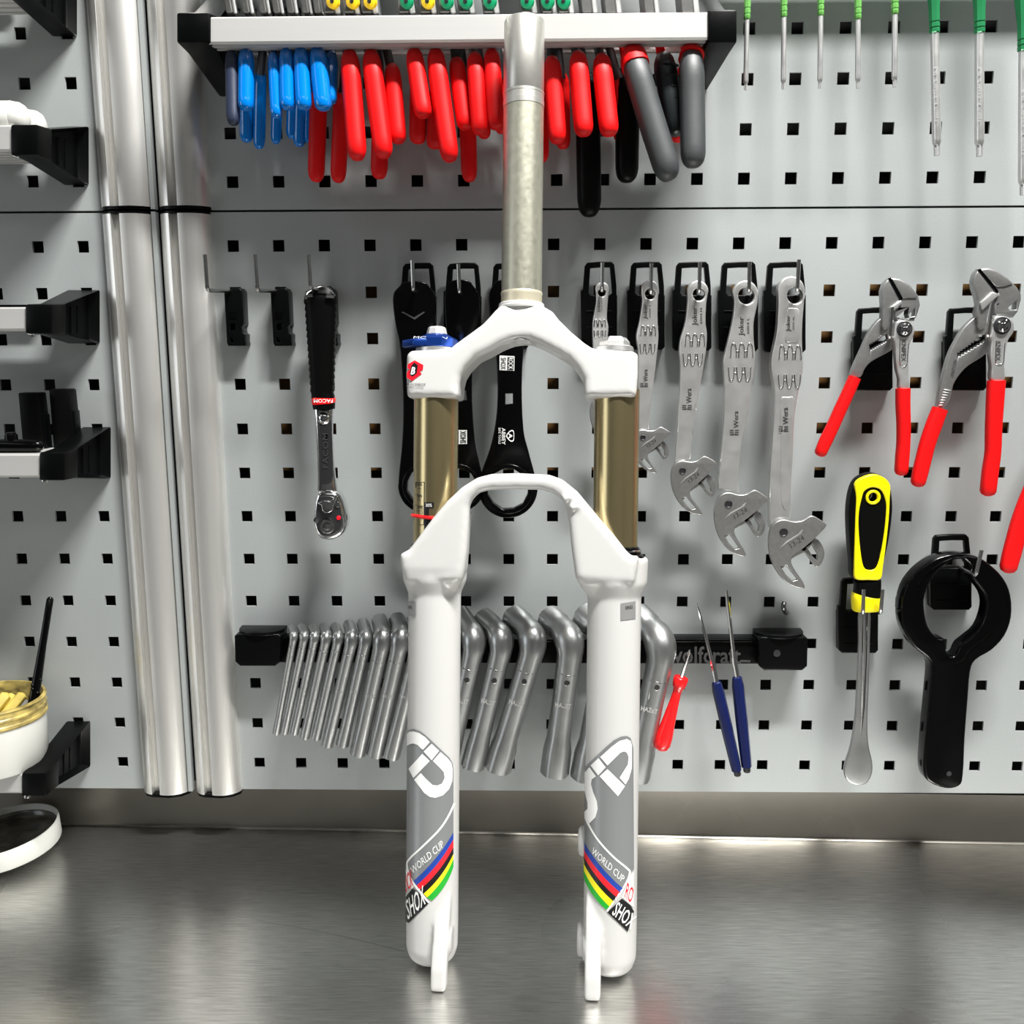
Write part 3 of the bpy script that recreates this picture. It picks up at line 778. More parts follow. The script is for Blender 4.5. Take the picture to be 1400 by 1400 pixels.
lettering('lettering', 'BIKE TOOLS', (681.5, 585), (681.5, 607), (684.5, 585), P34, 'decwhite', T3)
def ringpoly(outer, k):
    c = np.mean(np.array(outer), 0); return [outer, [tuple(c+(np.array(p)-c)*k) for p in outer]]
flat_decal('emblem', ringpoly(smooth([(692, 596), (697, 589), (702, 588.5), (703, 596), (702, 603), (697, 603)], 3), .80), P34, 'decwhite', T3)
lettering('emblem', 'A', (695, 592), (695, 600), (700.5, 592), P34, 'decwhite', T3, .02)

# adjustable jaw wrenches -------------------------------------------------
JK = [
 ('smallest', [(814, 394), (815, 412), (811, 435), (810, 447), (810.5, 470), (812, 500), (811, 530), (810, 545)], [(833, 395), (831, 415), (830, 435), (832, 447), (831, 462), (829, 490), (826, 525), (824, 545)], (823, 400, 5.2), (819, 556), (838, 604), (794, 845), ((823, 397), (823.5, 359)), ((821, 427), (817.5, 410), 'Joker'), ((820, 442), (820, 456)), None),
 ('second smallest', [(877, 394), (877, 402), (878, 412), (874, 440), (870.5, 455), (870, 465), (872.5, 482), (872, 515), (871.7, 560), (870, 590)], [(901, 396), (899.5, 415), (899.5, 440), (900.5, 457), (899.5, 475), (895, 515), (890, 552), (888.5, 565), (887.6, 588)], (889, 402, 7), (879, 598.1), (897.9, 646.8), (857.5, 910), ((890, 400), (890.5, 360)), ((886, 436), (880, 416), 'Joker'), ((886, 452), (885, 476)), ((886, 529), (878, 505))),
 ('middle sized', [(940, 397), (940, 412), (937, 440), (930, 465), (928.5, 482), (930, 500), (929, 540), (927.4, 560), (925.7, 596), (922.5, 634)], [(969, 397), (966, 415), (965, 440), (967, 457), (965.5, 480), (960, 515), (952.5, 557), (951, 562), (947, 592), (944.6, 628)], (955.8, 402.5, 8.3), (933.2, 643.6), (960, 703.6), (919.5, 974), ((956, 399), (957, 359)), ((955, 445), (946.5, 420), 'Joker'), ((950, 465), (947, 491)), ((946, 560), (936, 531))),
 ('second largest', [(1002, 400), (1004, 412), (1002.5, 432), (997.5, 457), (989.5, 490), (989, 502), (990.5, 530), (990.5, 565), (988, 603), (984, 640), (982, 669)], [(1037, 397), (1036, 415), (1031, 440), (1031, 465), (1033, 487), (1031, 510), (1026, 540), (1021, 580), (1014.6, 603), (1010.3, 646), (1010.3, 674)], (1020.8, 404.5, 11.2), (996, 689.2), (1019.6, 760.6), (982, 1038), ((1024, 398), (1025, 358)), ((1019, 459), (1010, 433), 'Joker'), ((1014, 479), (1011, 511)), ((1010, 595), (1001, 562))),
 ('largest', [(1064, 395), (1064.5, 415), (1062.5, 452), (1056, 485), (1054.5, 505), (1059, 535), (1058, 580), (1054.3, 635), (1052, 690), (1053, 722)], [(1100.5, 397), (1099.5, 415), (1097.5, 440), (1097, 465), (1098, 500), (1095.5, 520), (1090, 547), (1086, 580), (1084.3, 624), (1081.7, 667), (1081.7, 712)], (1087.5, 404, 11), (1071.4, 727.8), (1100.4, 804.3), (1044.5, 1103), ((1090, 397), (1092.5, 355)), ((1082, 453), (1075, 431), 'Joker'), ((1080, 482), (1079, 521)), ((1078, 590), (1068, 557))),
]
JAW = [(665, 560), (700, 535), (740, 530), (790, 543), (840, 540), (880, 518), (905, 515), (945, 538), (980, 570), (960, 600), (900, 655), (850, 695), (790, 735), (768, 762), (770, 795), (800, 850), (830, 898), (838, 935), (800, 932), (740, 905), (690, 850), (655, 780), (638, 700), (642, 620)]
JSLOT = [(703, 803), (735, 798), (762, 835), (798, 885), (772, 890), (735, 855)]
JAW2 = [(820, 700), (870, 655), (920, 650), (952, 690), (962, 740), (945, 790), (915, 815), (890, 790), (860, 745)]
JSLOT2 = [(862, 700), (890, 682), (925, 745), (920, 780), (895, 755)]
JLINE = [(700, 698), (745, 655), (818, 615), (822, 606), (842, 592), (836, 604), (830, 618), (748, 664)]
JH, JTIP = complex(728, 603), complex(838, 935)
for (nm, Lf, Rt, (hx, hy, hr), hinge, tip, (bx0, bx1), (pe, pt_), jtxt, emb, wtxt), in [(q,) for q in JK]:
    t0 = {'smallest': 'black loop holder carrying the smallest adjustable wrench', 'second smallest': 'black loop holder carrying the second smallest adjustable wrench', 'middle sized': 'black loop holder carrying the middle sized adjustable wrench', 'second largest': 'black loop holder carrying the second largest adjustable wrench', 'largest': 'black loop holder carrying the largest adjustable wrench'}[nm]
    holder(t0, bx0, bx1, 357.5, 477+(bx0-794)*.02, [((pe[0], pe[1], 8), (pe[0], pe[1], 44), (pt_[0], pt_[1], 44))], HG)
    big = nm == 'largest'
    d = 34
    t = thing('adjustable_wrench', nm+' satin chrome adjustable wrench with printed handle in the row of five', 'wrench', at(tip[0], tip[1], d), 'satin adjustable wrenches on loop holders')
    L = [tuple(p) for p in catmull(Lf, 4)]; R = [tuple(p) for p in catmull(Rt, 4)]
    topc = ((Lf[0][0]+Rt[0][0])/2, Lf[0][1]+1); rr = (Rt[0][0]-Lf[0][0])/2
    top = [(topc[0]-rr*math.cos(math.pi*k/12), topc[1]-rr*1.02*math.sin(math.pi*k/12)) for k in range(1, 12)]
    loop = L[::-1]+top+R
    hole = circ(hx, hy, hr, 22)
    thk = 6 if not big else 9
    h = plate('handle', [wl(loop, d), wl(hole, d)], d, thk, 'steel', t, 1.3, bres=3)
    sm_ = lambda px, py: at(px, py, d+.15)
    # dished panels of the largest one
    if big:
        def dish(poly):
            flat = wl(poly, d); 
            return pplate('recess', poly, d+.5, 1.0, 'steel', h, .45, sm=3)
        dish([(1077, 423), (1084, 421), (1093, 424), (1094, 442), (1092, 466), (1084, 468), (1074, 466), (1074, 442)])
        dish([(1067, 548), (1077, 543), (1086, 546), (1083, 580), (1080, 624), (1078, 690), (1070, 692), (1067, 660), (1068, 600)])
    def jmap(z, lead=(JH, JTIP)):
        k = (complex(*tip)-complex(*hinge))/(JTIP-JH); w = complex(*hinge)+(complex(*z)-JH)*k; return (w.real, w.imag)
    dj = d+4+(2 if big else 0)
    k_ = abs((complex(*tip)-complex(*hinge))/(JTIP-JH))*4.667
    slot = wl([jmap(p) for p in JSLOT], dj)
    j = plate('moving_jaw', [smooth(wl([jmap(p) for p in JAW], dj), 3), slot], dj, 4.5, 'castst', t, .9)
    j2 = plate('fixed_jaw', [smooth(wl([jmap(p) for p in JAW2], d-1), 3), wl([jmap(p) for p in JSLOT2], d-1)], d-1, 6, 'castst', t, .8)
    pplate('jaw_root', [jmap(p) for p in [(672, 560), (700, 540), (790, 545), (860, 600), (900, 660), (850, 720), (770, 760), (700, 820), (655, 760), (650, 640)]], d-1, 6, 'castst', t, .9, sm=3)
    c = at(hinge[0], hinge[1], dj)
    g = G(); lathe(g, c, (0, -1, 0), [(-1, 3.2*k_*1.0), (.5, 3.2*k_), (.7, 2.6*k_), (.2, 2.2*k_), (.2, .2)], 18); g.build('hinge_pin', 'darkst', j)
    pplate('ridge', [jmap(p) for p in JLINE], dj+.5, .9, 'steel', j, .2)
    q = [jmap(p) for p in [(770, 700), (850, 650), (758, 672)]]
    lettering('scale_numbers', '13-24', q[0], q[1], q[2], surf_wall(dj+.15), 'ink', j)
    # prints on the handle (read upwards)
    (ja, jb, tx) = jtxt
    hgt = (ja[0]-jb[0]); ln = ja[1]-jb[1]
    dz = d+.2+(.6 if big else 0)
    xr = ja[0]
    lettering('lettering', tx, (xr, ja[1]), (xr, jb[1]), (xr-hgt*1.0, ja[1]), surf_wall(dz), 'ink', h, .012)
    lettering('lettering', '6004 '+{'smallest': 'XS', 'second smallest': 'S', 'middle sized': 'M', 'second largest': 'L', 'largest': 'XL'}[nm], (xr+hgt*.62, ja[1]-ln*.1), (xr+hgt*.62, jb[1]+ln*.05), (xr+hgt*.25, ja[1]-ln*.1), surf_wall(dz), 'ink', h)
    # raised fork marks at the waist
    for row, (ex, ey) in enumerate(emb):
        pass
    (e0x, e0y), (e1x, e1y) = emb
    wrow = [Rt[3][0]-Lf[3][0]]
    s_ = (bx1-bx0)/56*(.62 if nm == 'smallest' else .8 if nm == 'second smallest' else 1 if nm == 'middle sized' else 1.12 if nm == 'second largest' else 1.06)
    for ex, ey, fl in ((e0x, e0y, 1), (e1x, e1y, -1)):
        g = G()
        for k in (-1, 0, 1):
            x = ex+k*10*s_; 
            off = -k*1.5*s_*fl
            P = [(x-3.6*s_-off*0, ey+8*s_*fl), (x-2.6*s_, ey-5*s_*fl), (x, ey-8.5*s_*fl), (x+2.6*s_, ey-5*s_*fl), (x+3.6*s_, ey+8*s_*fl)]
            sweep(g, [at(p[0], p[1], d) for p in catmull(P, 3)], .55+.1*s_, 6)
            if k < 1:
                sweep(g, [at(x+3.4*s_, ey+1*s_*fl, d), at(x+6.6*s_, ey+1*s_*fl, d)], .55, 6)
        g.build('embossing', 'chrome', h)
    if wtxt:
        (wa, wb) = wtxt; hh = wa[0]-wb[0]
        y0_, y1_ = wa[1], wb[1]; seg = (y0_-y1_)
        lettering('lettering', 'Wera', (wa[0], y0_-seg*.30), (wa[0]-.6, y1_), (wa[0]-hh*.75, y0_-seg*.30), surf_wall(dz), 'ink', h, .012)
        ps = []
        for k in range(3):
            for rr_ in (0, 1):
                xx = wa[0]-hh*1.05+rr_*hh*.75; yy = y0_-k*seg*.09
                ps.append([(xx-hh*.28, yy), (xx+hh*.28, yy), (xx+hh*.28, yy-seg*.04), (xx-hh*.28, yy-seg*.04)])
        ps.append([(wa[0]-hh*1.05, y0_-seg*.02), (wa[0]-hh*.3, y0_-seg*.02), (wa[0]-hh*.3, y0_-seg*.05), (wa[0]-hh*1.05, y0_-seg*.05)][::-1])
        for pp in ps: flat_decal('logo_bar', [pp], surf_wall(dz+.02), 'ink', h)

# ================================================================== PLIERS WRENCHES
def zz(pts, x0, y0, s_): return [(x0+a/s_, y0+b/s_) for a, b in pts]
def teeth(pa, pb, n, h, flip):
    pa, pb = V(*pa), V(*pb); u = (pb-pa); nn = nrm(V(-u[1], u[0]))*h*flip; out = []
    for k in range(n):
        out += [tuple(pa+u*k/n), tuple(pa+u*(k+.5)/n+nn)]
    return out+[tuple(pb)]
def pliers_wrench(lab, D, dx=0.0, dz=0.0, sc=1.0):
    """D: traced outlines in photo pixels"""
    tipp = D['gripL'][len(D['gripL'])//2]
    t = thing('pliers_wrench', lab, 'pliers', at(D['gripR'][3][0], D['low'], 30), 'red handled pliers wrenches')
    d = 34
    tt = teeth(*D['slot_top'], D['nt'], D['th'], 1); tb = teeth(*D['slot_bot'], D['nt'], D['th'], -1)
    plate('toothed_arm', [smooth(wl(D['armL'], d), 2), wl(tt+tb[::-1], d)], d, 6.5, 'castst', t, .8)
    plate('arm', [smooth(wl(D['armR'], d+6), 3)], d+6, 8, 'steel', t, 1.2)
    o = plate('jaw', [smooth(wl(D['jawR'], d+4), 1)]+[wl(h, d+4) for h in D['win']], d+4, 9, 'castst', t, 1.0)
    pplate('jaw_face', D['faceR'], d+5, 2, 'castst', o, .5)
    o = plate('jaw', [smooth(wl(D['jawL'], d+4), 1)], d+4, 9, 'castst', t, 1.0)
    if 'gap' in D: pplate('gap_shade', D['gap'], d+4.6, 2, 'blackgloss', t)  # black strip painted in for the shade between the closed jaws
    pplate('jaw_shoulder', D['shoulder'], d+6.2, 3, 'steel', o, .8)
    c = at(D['piv'][0], D['piv'][1], d+6); r = D['piv'][2]
    g = G(); lathe(g, c, (0, -1, 0), [(-1, r*1.28), (.25, r*1.28), (.3, r*.98)], 22); g.build('pivot_seat', 'darkst', t)
    g = G(); lathe(g, c, (0, -1, 0), [(0, r), (2.2, r*.97), (2.8, r*.75), (2.4, r*.5), (2.9, r*.3), (3, .1)], 20); g.build('pivot', 'chrome', t)
    for nm in ('gripL', 'gripR'):
        # centre line from paired edges
        rows = D[nm]; pts = []; rad = []
        for (xl, yl_, xr_, yr_) in rows:
            a, b = at(xl, yl_, d+3), at(xr_, yr_, d+3); pts.append((a+b)/2); rad.append((np.linalg.norm(b-a)/2, 5.2))
        P = catmull(pts, 3); R = [tuple(q) for q in interp(rad, 3)]
        end = P[-1]+nrm(P[-1]-P[-2])*rad[-1][0]*.65; mid_ = P[-1]+nrm(P[-1]-P[-2])*rad[-1][0]*.42
        P += [mid_, end]; R += [(rad[-1][0]*.78, 4.2), (rad[-1][0]*.3, 1.8)]
        g = G(); sweep(g, P, R, 16, shape=sup(16, .72)); g.build('grip', 'red', t, smooth=50)
    for pol in D.get('ribs', []):
        pplate('grip_rib', pol, d+8.0 if pol[0][0] > D['piv'][0]-12 else d+1.2, 1.8, 'steel', t, .4)
    a, b, cc = D['txt']
    lettering('embossing', 'KNIPEX', a, b, cc, surf_wall(d+6.3), 'chrome', t, .01)
    e = D['emb']
    g = G(); sweep(g, [at(x, y, d+6) for x, y in catmull(e, 4)], .55, 6); g.build('embossed_rim', 'chrome', t)
    return t
z5 = lambda p: zz(p, 1090, 340, 3.89)
z6 = lambda p: zz(p, 1090, 400, 8.75)
z7 = lambda p: zz(p, 1270, 350, 6.667)
def pairs(l, r): return [(*a, *b) for a, b in zip(l, r)]
holder('black loop holder behind the smaller pliers wrench', 1167, 1222, 420, 534, [((1216, 466, 8), (1216, 462, 48), (1219.5, 420, 48))], 'black loop holders at the right')
holder('black loop holder behind the larger pliers wrench', 1292, 1350, 420, 534, [((1349, 464, 8), (1350, 460, 48), (1357, 414, 48))], 'black loop holders at the right')
D1 = dict(low=652, nt=9, th=2.2,
    armL=z6([(1030, 300), (960, 340), (880, 440), (820, 560), (760, 700), (700, 830), (640, 1000), (760, 1010), (800, 930), (850, 860), (930, 800), (1060, 730), (1180, 650), (1200, 560), (1170, 430), (1120, 330)]),
    slot_top=(z6([(862, 615)])[0], z6([(1075, 480)])[0]), slot_bot=(z6([(872, 705)])[0], z6([(1095, 575)])[0]),
    gap=z5([(486, 156), (497, 153), (560, 262), (556, 274), (548, 274)]),
    armR=z6([(1190, 350), (1260, 330), (1340, 345), (1395, 400), (1405, 480), (1375, 560), (1345, 640), (1335, 860), (1335, 1000), (1335, 1150), (1235, 1150), (1230, 1040), (1200, 920), (1185, 780), (1180, 640), (1160, 540), (1170, 420)]),
    jawR=z5([(497, 155), (545, 160), (600, 190), (645, 250), (655, 300), (640, 345), (622, 385), (590, 385), (560, 372), (535, 385), (520, 360), (522, 330), (540, 300), (555, 268)]),
    faceR=z5([(506, 162), (545, 166), (598, 195), (640, 248), (636, 262), (562, 262)]),
    win=[z5([(528, 322), (574, 318), (532, 352)]), z5([(596, 350), (630, 315), (626, 358), (600, 362)])],
    jawL=z5([(488, 158), (466, 182), (452, 225), (456, 290), (455, 355), (452, 410), (462, 432), (478, 430), (497, 395), (500, 320), (552, 272)]),
    shoulder=z5([(497, 312), (552, 274), (560, 290), (522, 325), (505, 335)]),
    piv=(*z5([(570, 428)])[0], 4.9),
    gripL=pairs(z5([(276, 678), (243, 750), (200, 840), (160, 930), (120, 1010), (95, 1075)]), z5([(337, 690), (305, 765), (262, 860), (222, 950), (185, 1030), (152, 1095)])),
    gripR=pairs(z5([(525, 742), (525, 830), (530, 930), (530, 1030), (523, 1110), (520, 1180)]), z5([(599, 745), (598, 830), (600, 930), (598, 1030), (593, 1110), (585, 1190)])),
    txt=(z5([(553, 598)])[0], z5([(553, 482)])[0], z5([(580, 598)])[0])[::1],
    emb=z5([(545, 480), (545, 600), (552, 622), (567, 628), (580, 618), (583, 600), (590, 500)]))
# the raised name reads downwards
D1['txt'] = (z5([(580, 486)])[0], z5([(580, 600)])[0], z5([(553, 486)])[0])
D1['txt'] = (z5([(554, 486)])[0], z5([(554, 600)])[0], z5([(578, 486)])[0])
pliers_wrench('smaller red handled pliers wrench with closed smooth jaws', D1)
D2 = dict(low=684, nt=10, th=2.4,
    armL=z7([(445, 545), (360, 610), (300, 680), (240, 790), (195, 880), (160, 990), (130, 1110), (75, 1390), (140, 1390), (200, 1290), (225, 1170), (290, 1070), (360, 1000), (470, 930), (565, 850), (600, 760), (560, 640), (500, 570)]),
    slot_top=(z7([(262, 880)])[0], z7([(515, 700)])[0]), slot_bot=(z7([(262, 935)])[0], z7([(545, 765)])[0]),
    gap=z7([(450, 122), (472, 116), (634, 318), (632, 338), (618, 336)]),
    armR=z7([(600, 560), (660, 545), (730, 560), (775, 610), (775, 690), (735, 750), (715, 800), (700, 900), (692, 1010), (690, 1135), (580, 1135), (578, 1010), (565, 900), (575, 780), (565, 740), (585, 640)]),
    jawR=z7([(462, 118), (540, 108), (620, 130), (720, 200), (800, 280), (842, 345), (842, 400), (810, 510), (770, 560), (720, 545), (650, 535), (620, 540), (600, 520), (600, 440), (640, 360), (630, 335)]),
    faceR=z7([(478, 128), (540, 118), (620, 140), (715, 205), (765, 255), (700, 275), (612, 280)]),
    win=[z7([(606, 425), (682, 412), (614, 475)]), z7([(725, 470), (805, 408), (798, 488), (745, 488)])],
    jawL=z7([(450, 128), (425, 165), (410, 220), (415, 290), (445, 380), (455, 440), (435, 520), (450, 560), (448, 640), (470, 672), (510, 660), (530, 600), (560, 440), (640, 345), (600, 300), (540, 230)]),
    shoulder=z7([(470, 425), (580, 325), (650, 350), (560, 430), (490, 495)]),
    piv=(*z7([(668, 635)])[0], 5.4),
    gripL=pairs(z5([(720, 845), (685, 930), (655, 1020), (632, 1110), (615, 1180), (606, 1235)]), z5([(800, 855), (768, 945), (735, 1035), (712, 1120), (695, 1190), (678, 1250)])),
    gripR=pairs(z5([(1012, 700), (1006, 830), (1002, 960), (1000, 1080), (985, 1180), (976, 1280)]), z5([(1105, 703), (1095, 830), (1085, 960), (1080, 1080), (1068, 1180), (1052, 1300)])),
    txt=(z7([(618, 778)])[0], z7([(612, 955)])[0], z7([(655, 778)])[0]),
    emb=z7([(612, 770), (606, 955), (620, 985), (650, 990), (672, 975), (680, 940), (690, 790)]),
    ribs=[z7([(583, 1022+k*22), (688, 1022+k*22), (688, 1034+k*22), (582, 1034+k*22)]) for k in range(5)]+[z7([(140-k*7, 1212+k*24), (202-k*12, 1222+k*22), (198-k*12, 1234+k*22), (136-k*7, 1224+k*24)]) for k in range(7)])
pw = pliers_wrench('larger red handled pliers wrench with ribbed necks', D2)
lettering('embossing', 'MADE IN GERMANY', z7([(228, 940)])[0], z7([(195, 1095)])[0], z7([(255, 960)])[0], surf_wall(34.3), 'chrome', pw)
# the third one stands further right, only its grip reaches into the picture
def shift_copy(root, lab, off, sc):
    r = root.copy(); COL.objects.link(r); r.location = root.location+Vector(off); r['label'] = lab; r.scale = (sc, 1, sc)
    for ch in list(root.children):
        c = ch.copy(); COL.objects.link(c); c.parent = r
        for gch in ch.children:
            dd = gch.copy(); COL.objects.link(dd); dd.parent = c
    return r
off = at(1388, 786, 37)-at(1264, 668, 37)
p3 = shift_copy(pw, 'third red handled pliers wrench, only its grip showing at the right photo edge', (off[0]*S+.010, 0, off[2]*S-.002), 1.18)

# ================================================================== TYRE LEVER
zl = lambda p: zz(p, 1140, 640, 6.36)
zk = lambda p: zz(p, 1120, 630, 3.043)
t = thing('tyre_lever', 'steel tyre lever with yellow and black screwdriver style handle', 'tyre lever', at(1174, 1072, 30))
d = 34
def outline_rows(y0s): pass
hole = circ(0, 0, 1)
body = zl([(140, 400), (155, 250), (190, 140), (250, 80), (350, 50), (440, 80), (492, 145), (515, 250), (520, 380), (500, 560), (470, 720), (430, 870), (405, 975), (190, 975), (165, 830), (145, 600)])
hl = at(*zl([(345, 255)])[0], d+9)
hb = plate('handle', [smooth(wl(body, d+8), 3), circ(hl[0], hl[2], 3.6, 18)], d+8, 16, 'blackmat', t, 4.0, bres=4)
yo = zl([(190, 145), (250, 85), (350, 55), (440, 85), (492, 150), (490, 260), (480, 450), (455, 680), (430, 860), (408, 968), (300, 976), (190, 965), (180, 860), (183, 650), (190, 420), (197, 260)])
yi = zl([(245, 270), (270, 200), (340, 168), (410, 190), (445, 260), (458, 350), (440, 560), (405, 760), (370, 865), (315, 888), (262, 860), (235, 720), (218, 520), (222, 380)])
yp = lambda q, dd: wl(q, dd)
plate('yellow_inlay', [smooth(wl(yo, d+9), 3), smooth(wl(yi, d+9), 3)], d+9, 6, 'yellow', hb, 1.2)
plate('hang_hole_ring', [circ(hl[0], hl[2], 6.0, 24), circ(hl[0], hl[2], 3.9, 24)], d+9, 6, 'yellow', hb, .7)
g = G(); plate_g(g, [circ(hl[0], hl[2], 3.9, 18)], d-6, 1); g.build('hole_back', 'wood' if False else 'bristle', hb)
ferr = prof = prof_sweep([(793, 1167.5, 1203.5), (800, 1168, 1203.5), (813, 1167, 1203.2), (818, 1166, 1203)], d, 9, 'blackmat', 'ferrule', t, sm=1)
prof_sweep([(813.5, 1165.5, 1203.4, .9), (815, 1164.6, 1203.8), (822, 1164.4, 1203.4), (831.5, 1165.2, 1202.8, .98), (833.5, 1166, 1202, .9)], d, 10, 'yellow', 'collar', t, sm=2)
ed = zk([(168, 620), (165, 760), (158, 930), (148, 1080), (130, 1190), (108, 1260), (104, 1300), (120, 1335), (160, 1352), (200, 1342), (222, 1300), (222, 1250), (207, 1180), (203, 1080), (209, 930), (213, 760), (214, 620)])
bl = pplate('blade', ed, d+2, 4, 'tubest', t, 1.6, sm=3)
g = G(); sweep(g, [at(*zk([(191, 620)])[0], d+2.6), at(*zk([(188, 800)])[0], d+2.6), at(*zk([(181, 1010)])[0], d+2.4), at(*zk([(172, 1180)])[0], d+1)], [2.2, 2.2, 1.8, .4], 10); g.build('spine', 'chrome', bl)
holder('black double pin holder of the tyre lever', 1146, 1202, 790, 893, [((1176, 838, 8), (1180, 838, 50), (1181, 806, 50)), ((1201, 838, 8), (1204, 837, 50), (1206.5, 806, 50))], None)
# ================================================================== BLACK RING TOOL
t = thing('seat_ring_tool', 'black plastic open ring tool with flat handle hanging at the lower right', 'ring tool', at(1292, 1078, 30))
ro = zk([(560, 388), (480, 410), (410, 460), (360, 530), (342, 620), (352, 700), (395, 775), (450, 820), (468, 860), (462, 950), (450, 1080), (440, 1200), (437, 1295), (460, 1340), (530, 1366), (585, 1355), (602, 1310), (610, 1150), (622, 1000), (632, 880), (655, 830), (720, 790), (775, 730), (803, 650), (800, 560), (770, 490), (710, 430), (650, 398)])
ri = zk([(590, 405), (540, 425), (480, 480), (443, 560), (440, 620), (455, 690), (490, 735), (525, 745), (530, 790), (545, 812), (570, 810), (590, 770), (620, 745), (670, 700), (698, 620), (690, 560), (650, 505), (630, 470), (632, 440)])
ring = plate('ring_and_handle', [smooth(wl(ro, 40), 3), smooth(wl(ri, 40), 3)], 40, 16, 'blackgloss', t, 2.6, bres=3)
g = G(); sweep(g, [at(*p, 40) for p in zk([(410, 520), (450, 465), (510, 425), (560, 405), (610, 402)])], .9, 6); sweep(g, [at(*p, 40) for p in catmull(zk([(712, 715), (680, 750), (630, 782), (600, 830), (570, 845)]), 3)], .9, 6); g.build('lip', 'blackgloss', ring)
g = G(); plate_g(g, [circ(at(*zk([(540, 1302)])[0], 40.2)[0], at(*zk([(540, 1302)])[0], 40.2)[2], 2.2, 12)], 40.4, .8); g.build('hang_dimple', 'darkst', ring)
holder('black loop holder carrying the open ring tool', 1272, 1330, 731, 834, [((1310, 775, 8), (1334, 787, 60), (1342, 752, 60))], None)

# ================================================================== TUBE WRENCH RACK
t = thing('wrench_rail', 'long black plastic rail holding the angled tube wrenches', 'rail', at(700, 915, 0))
z0, z1 = at(700, 907, 14)[2], at(700, 872, 14)[2]
g = G(); box(g, at(326, 890, 14)[0], at(1098, 890, 14)[0], -14, 0, z0, z1); finish('bar', bevelled(g.mesh(), 1.2), 'black', t)
g = G(); box(g, at(340, 890, 16)[0], at(1088, 890, 16)[0], -16, -12, z1-3, z1-.5); finish('ledge', bevelled(g.mesh(), .6), 'blackgloss', t)
for (x0, x1, y0, y1) in ((320, 384, 868, 911), (1037, 1105, 872, 917)):
    pplate('end_block', [(x0, y0+2), (x0+4, y0-1), (x1-4, y0-1), (x1, y0+2), (x1-1, y1-6), (x1-8, y1), (x0+8, y1), (x0+1, y1-6)], 24, 24, 'black', t, 1.5)
    a, b = at(x0, y0, 26), at(x1, y0, 26); g = G(); c = (a+b)/2; w = (b[0]-a[0])/2
    pr = [(c[0]+w*math.cos(math.pi*k/16), -3-24*abs(math.sin(math.pi*k/16))**.6, c[2]) for k in range(17)]
    n = len(pr); g.add([(p[0], p[1], p[2]-1) for p in pr]+[(p[0], p[1], p[2]+2) for p in pr], [(i, (i+1) % n, (i+1) % n+n, i+n) for i in range(n)]+[tuple(range(n)), tuple(range(n, 2*n))])
    finish('end_lip', bevelled(g.mesh(), .7, 2), 'black', t)
lettering('lettering', 'wolfcraft', (912, 906.5), (1013, 908), (912, 883), surf_wall(16.3), 'relief', t, .015)
flat_decal('lettering', [[(1012, 905), (1026, 905.5), (1026, 902.5), (1012, 902)]], surf_wall(14.6), 'relief', t)
g = G(); lathe(g, at(1062, 893, 24), (0, -1, 0), [(0, 3.2), (1, 3), (1.2, 1.5)], 12); g.build('screw', 'darkst', t)

TW = [  # elbow px, bottom px, top px, tube width px at elbow, at foot
 ((402.2, 868), (377.5, 1003.6), (399, 859), 9, 9), ((416.7, 868), (388.7, 1003), (412, 858), 10, 10), ((431.1, 868.5), (402.2, 1003.6), (427, 858), 10.5, 10.5),
 ((447, 869), (416.5, 1009.4), (443, 857), 12, 12), ((463.3, 869.5), (431.9, 1010.3), (458, 857), 12, 12), ((482.2, 869), (447.3, 1020.6), (477, 854), 15, 14),
 ((501.3, 869), (467.8, 1020), (496, 852), 15, 15), ((524.5, 869), (489, 1032.5), (519, 848), 20, 19), ((549, 868), (512.5, 1034), (543, 847), 21, 20), ((576, 868), (534.7, 1036), (569, 846), 21, 21),
 ((612, 868), (577, 1040), (600, 842), 24, 25),
 ((651, 870), (612, 1046), (629, 840), 27, 28), ((689, 869), (646.4, 1050), (661, 846), 28, 32), ((733, 868), (680, 1054), (702, 843), 31, 36), ((782, 868), (758, 1060), (751, 846), 32, 38), ((833, 868), (800, 1066), (800, 842), 32, 40), ((908, 874), (868, 1066), (872, 843), 34, 40)]
TN = ['smallest angled tube wrench at the left end of the black rail']+['%s angled tube wrench from the left on the black rail' % o for o in ORD[1:9]]+['tenth angled tube wrench from the left, tip beside the left fork leg', 'angled tube wrench hidden behind the left fork leg', 'angled tube wrench emerging right beside the left fork leg', 'large angled tube wrench, left one of the close pair between the fork legs', 'large angled tube wrench, right one of the close pair between the fork legs', 'large angled tube wrench standing apart, nearest the right fork leg', 'angled tube wrench mostly hidden behind the right fork leg', 'largest angled tube wrench right of the fork, beside the red screwdriver']
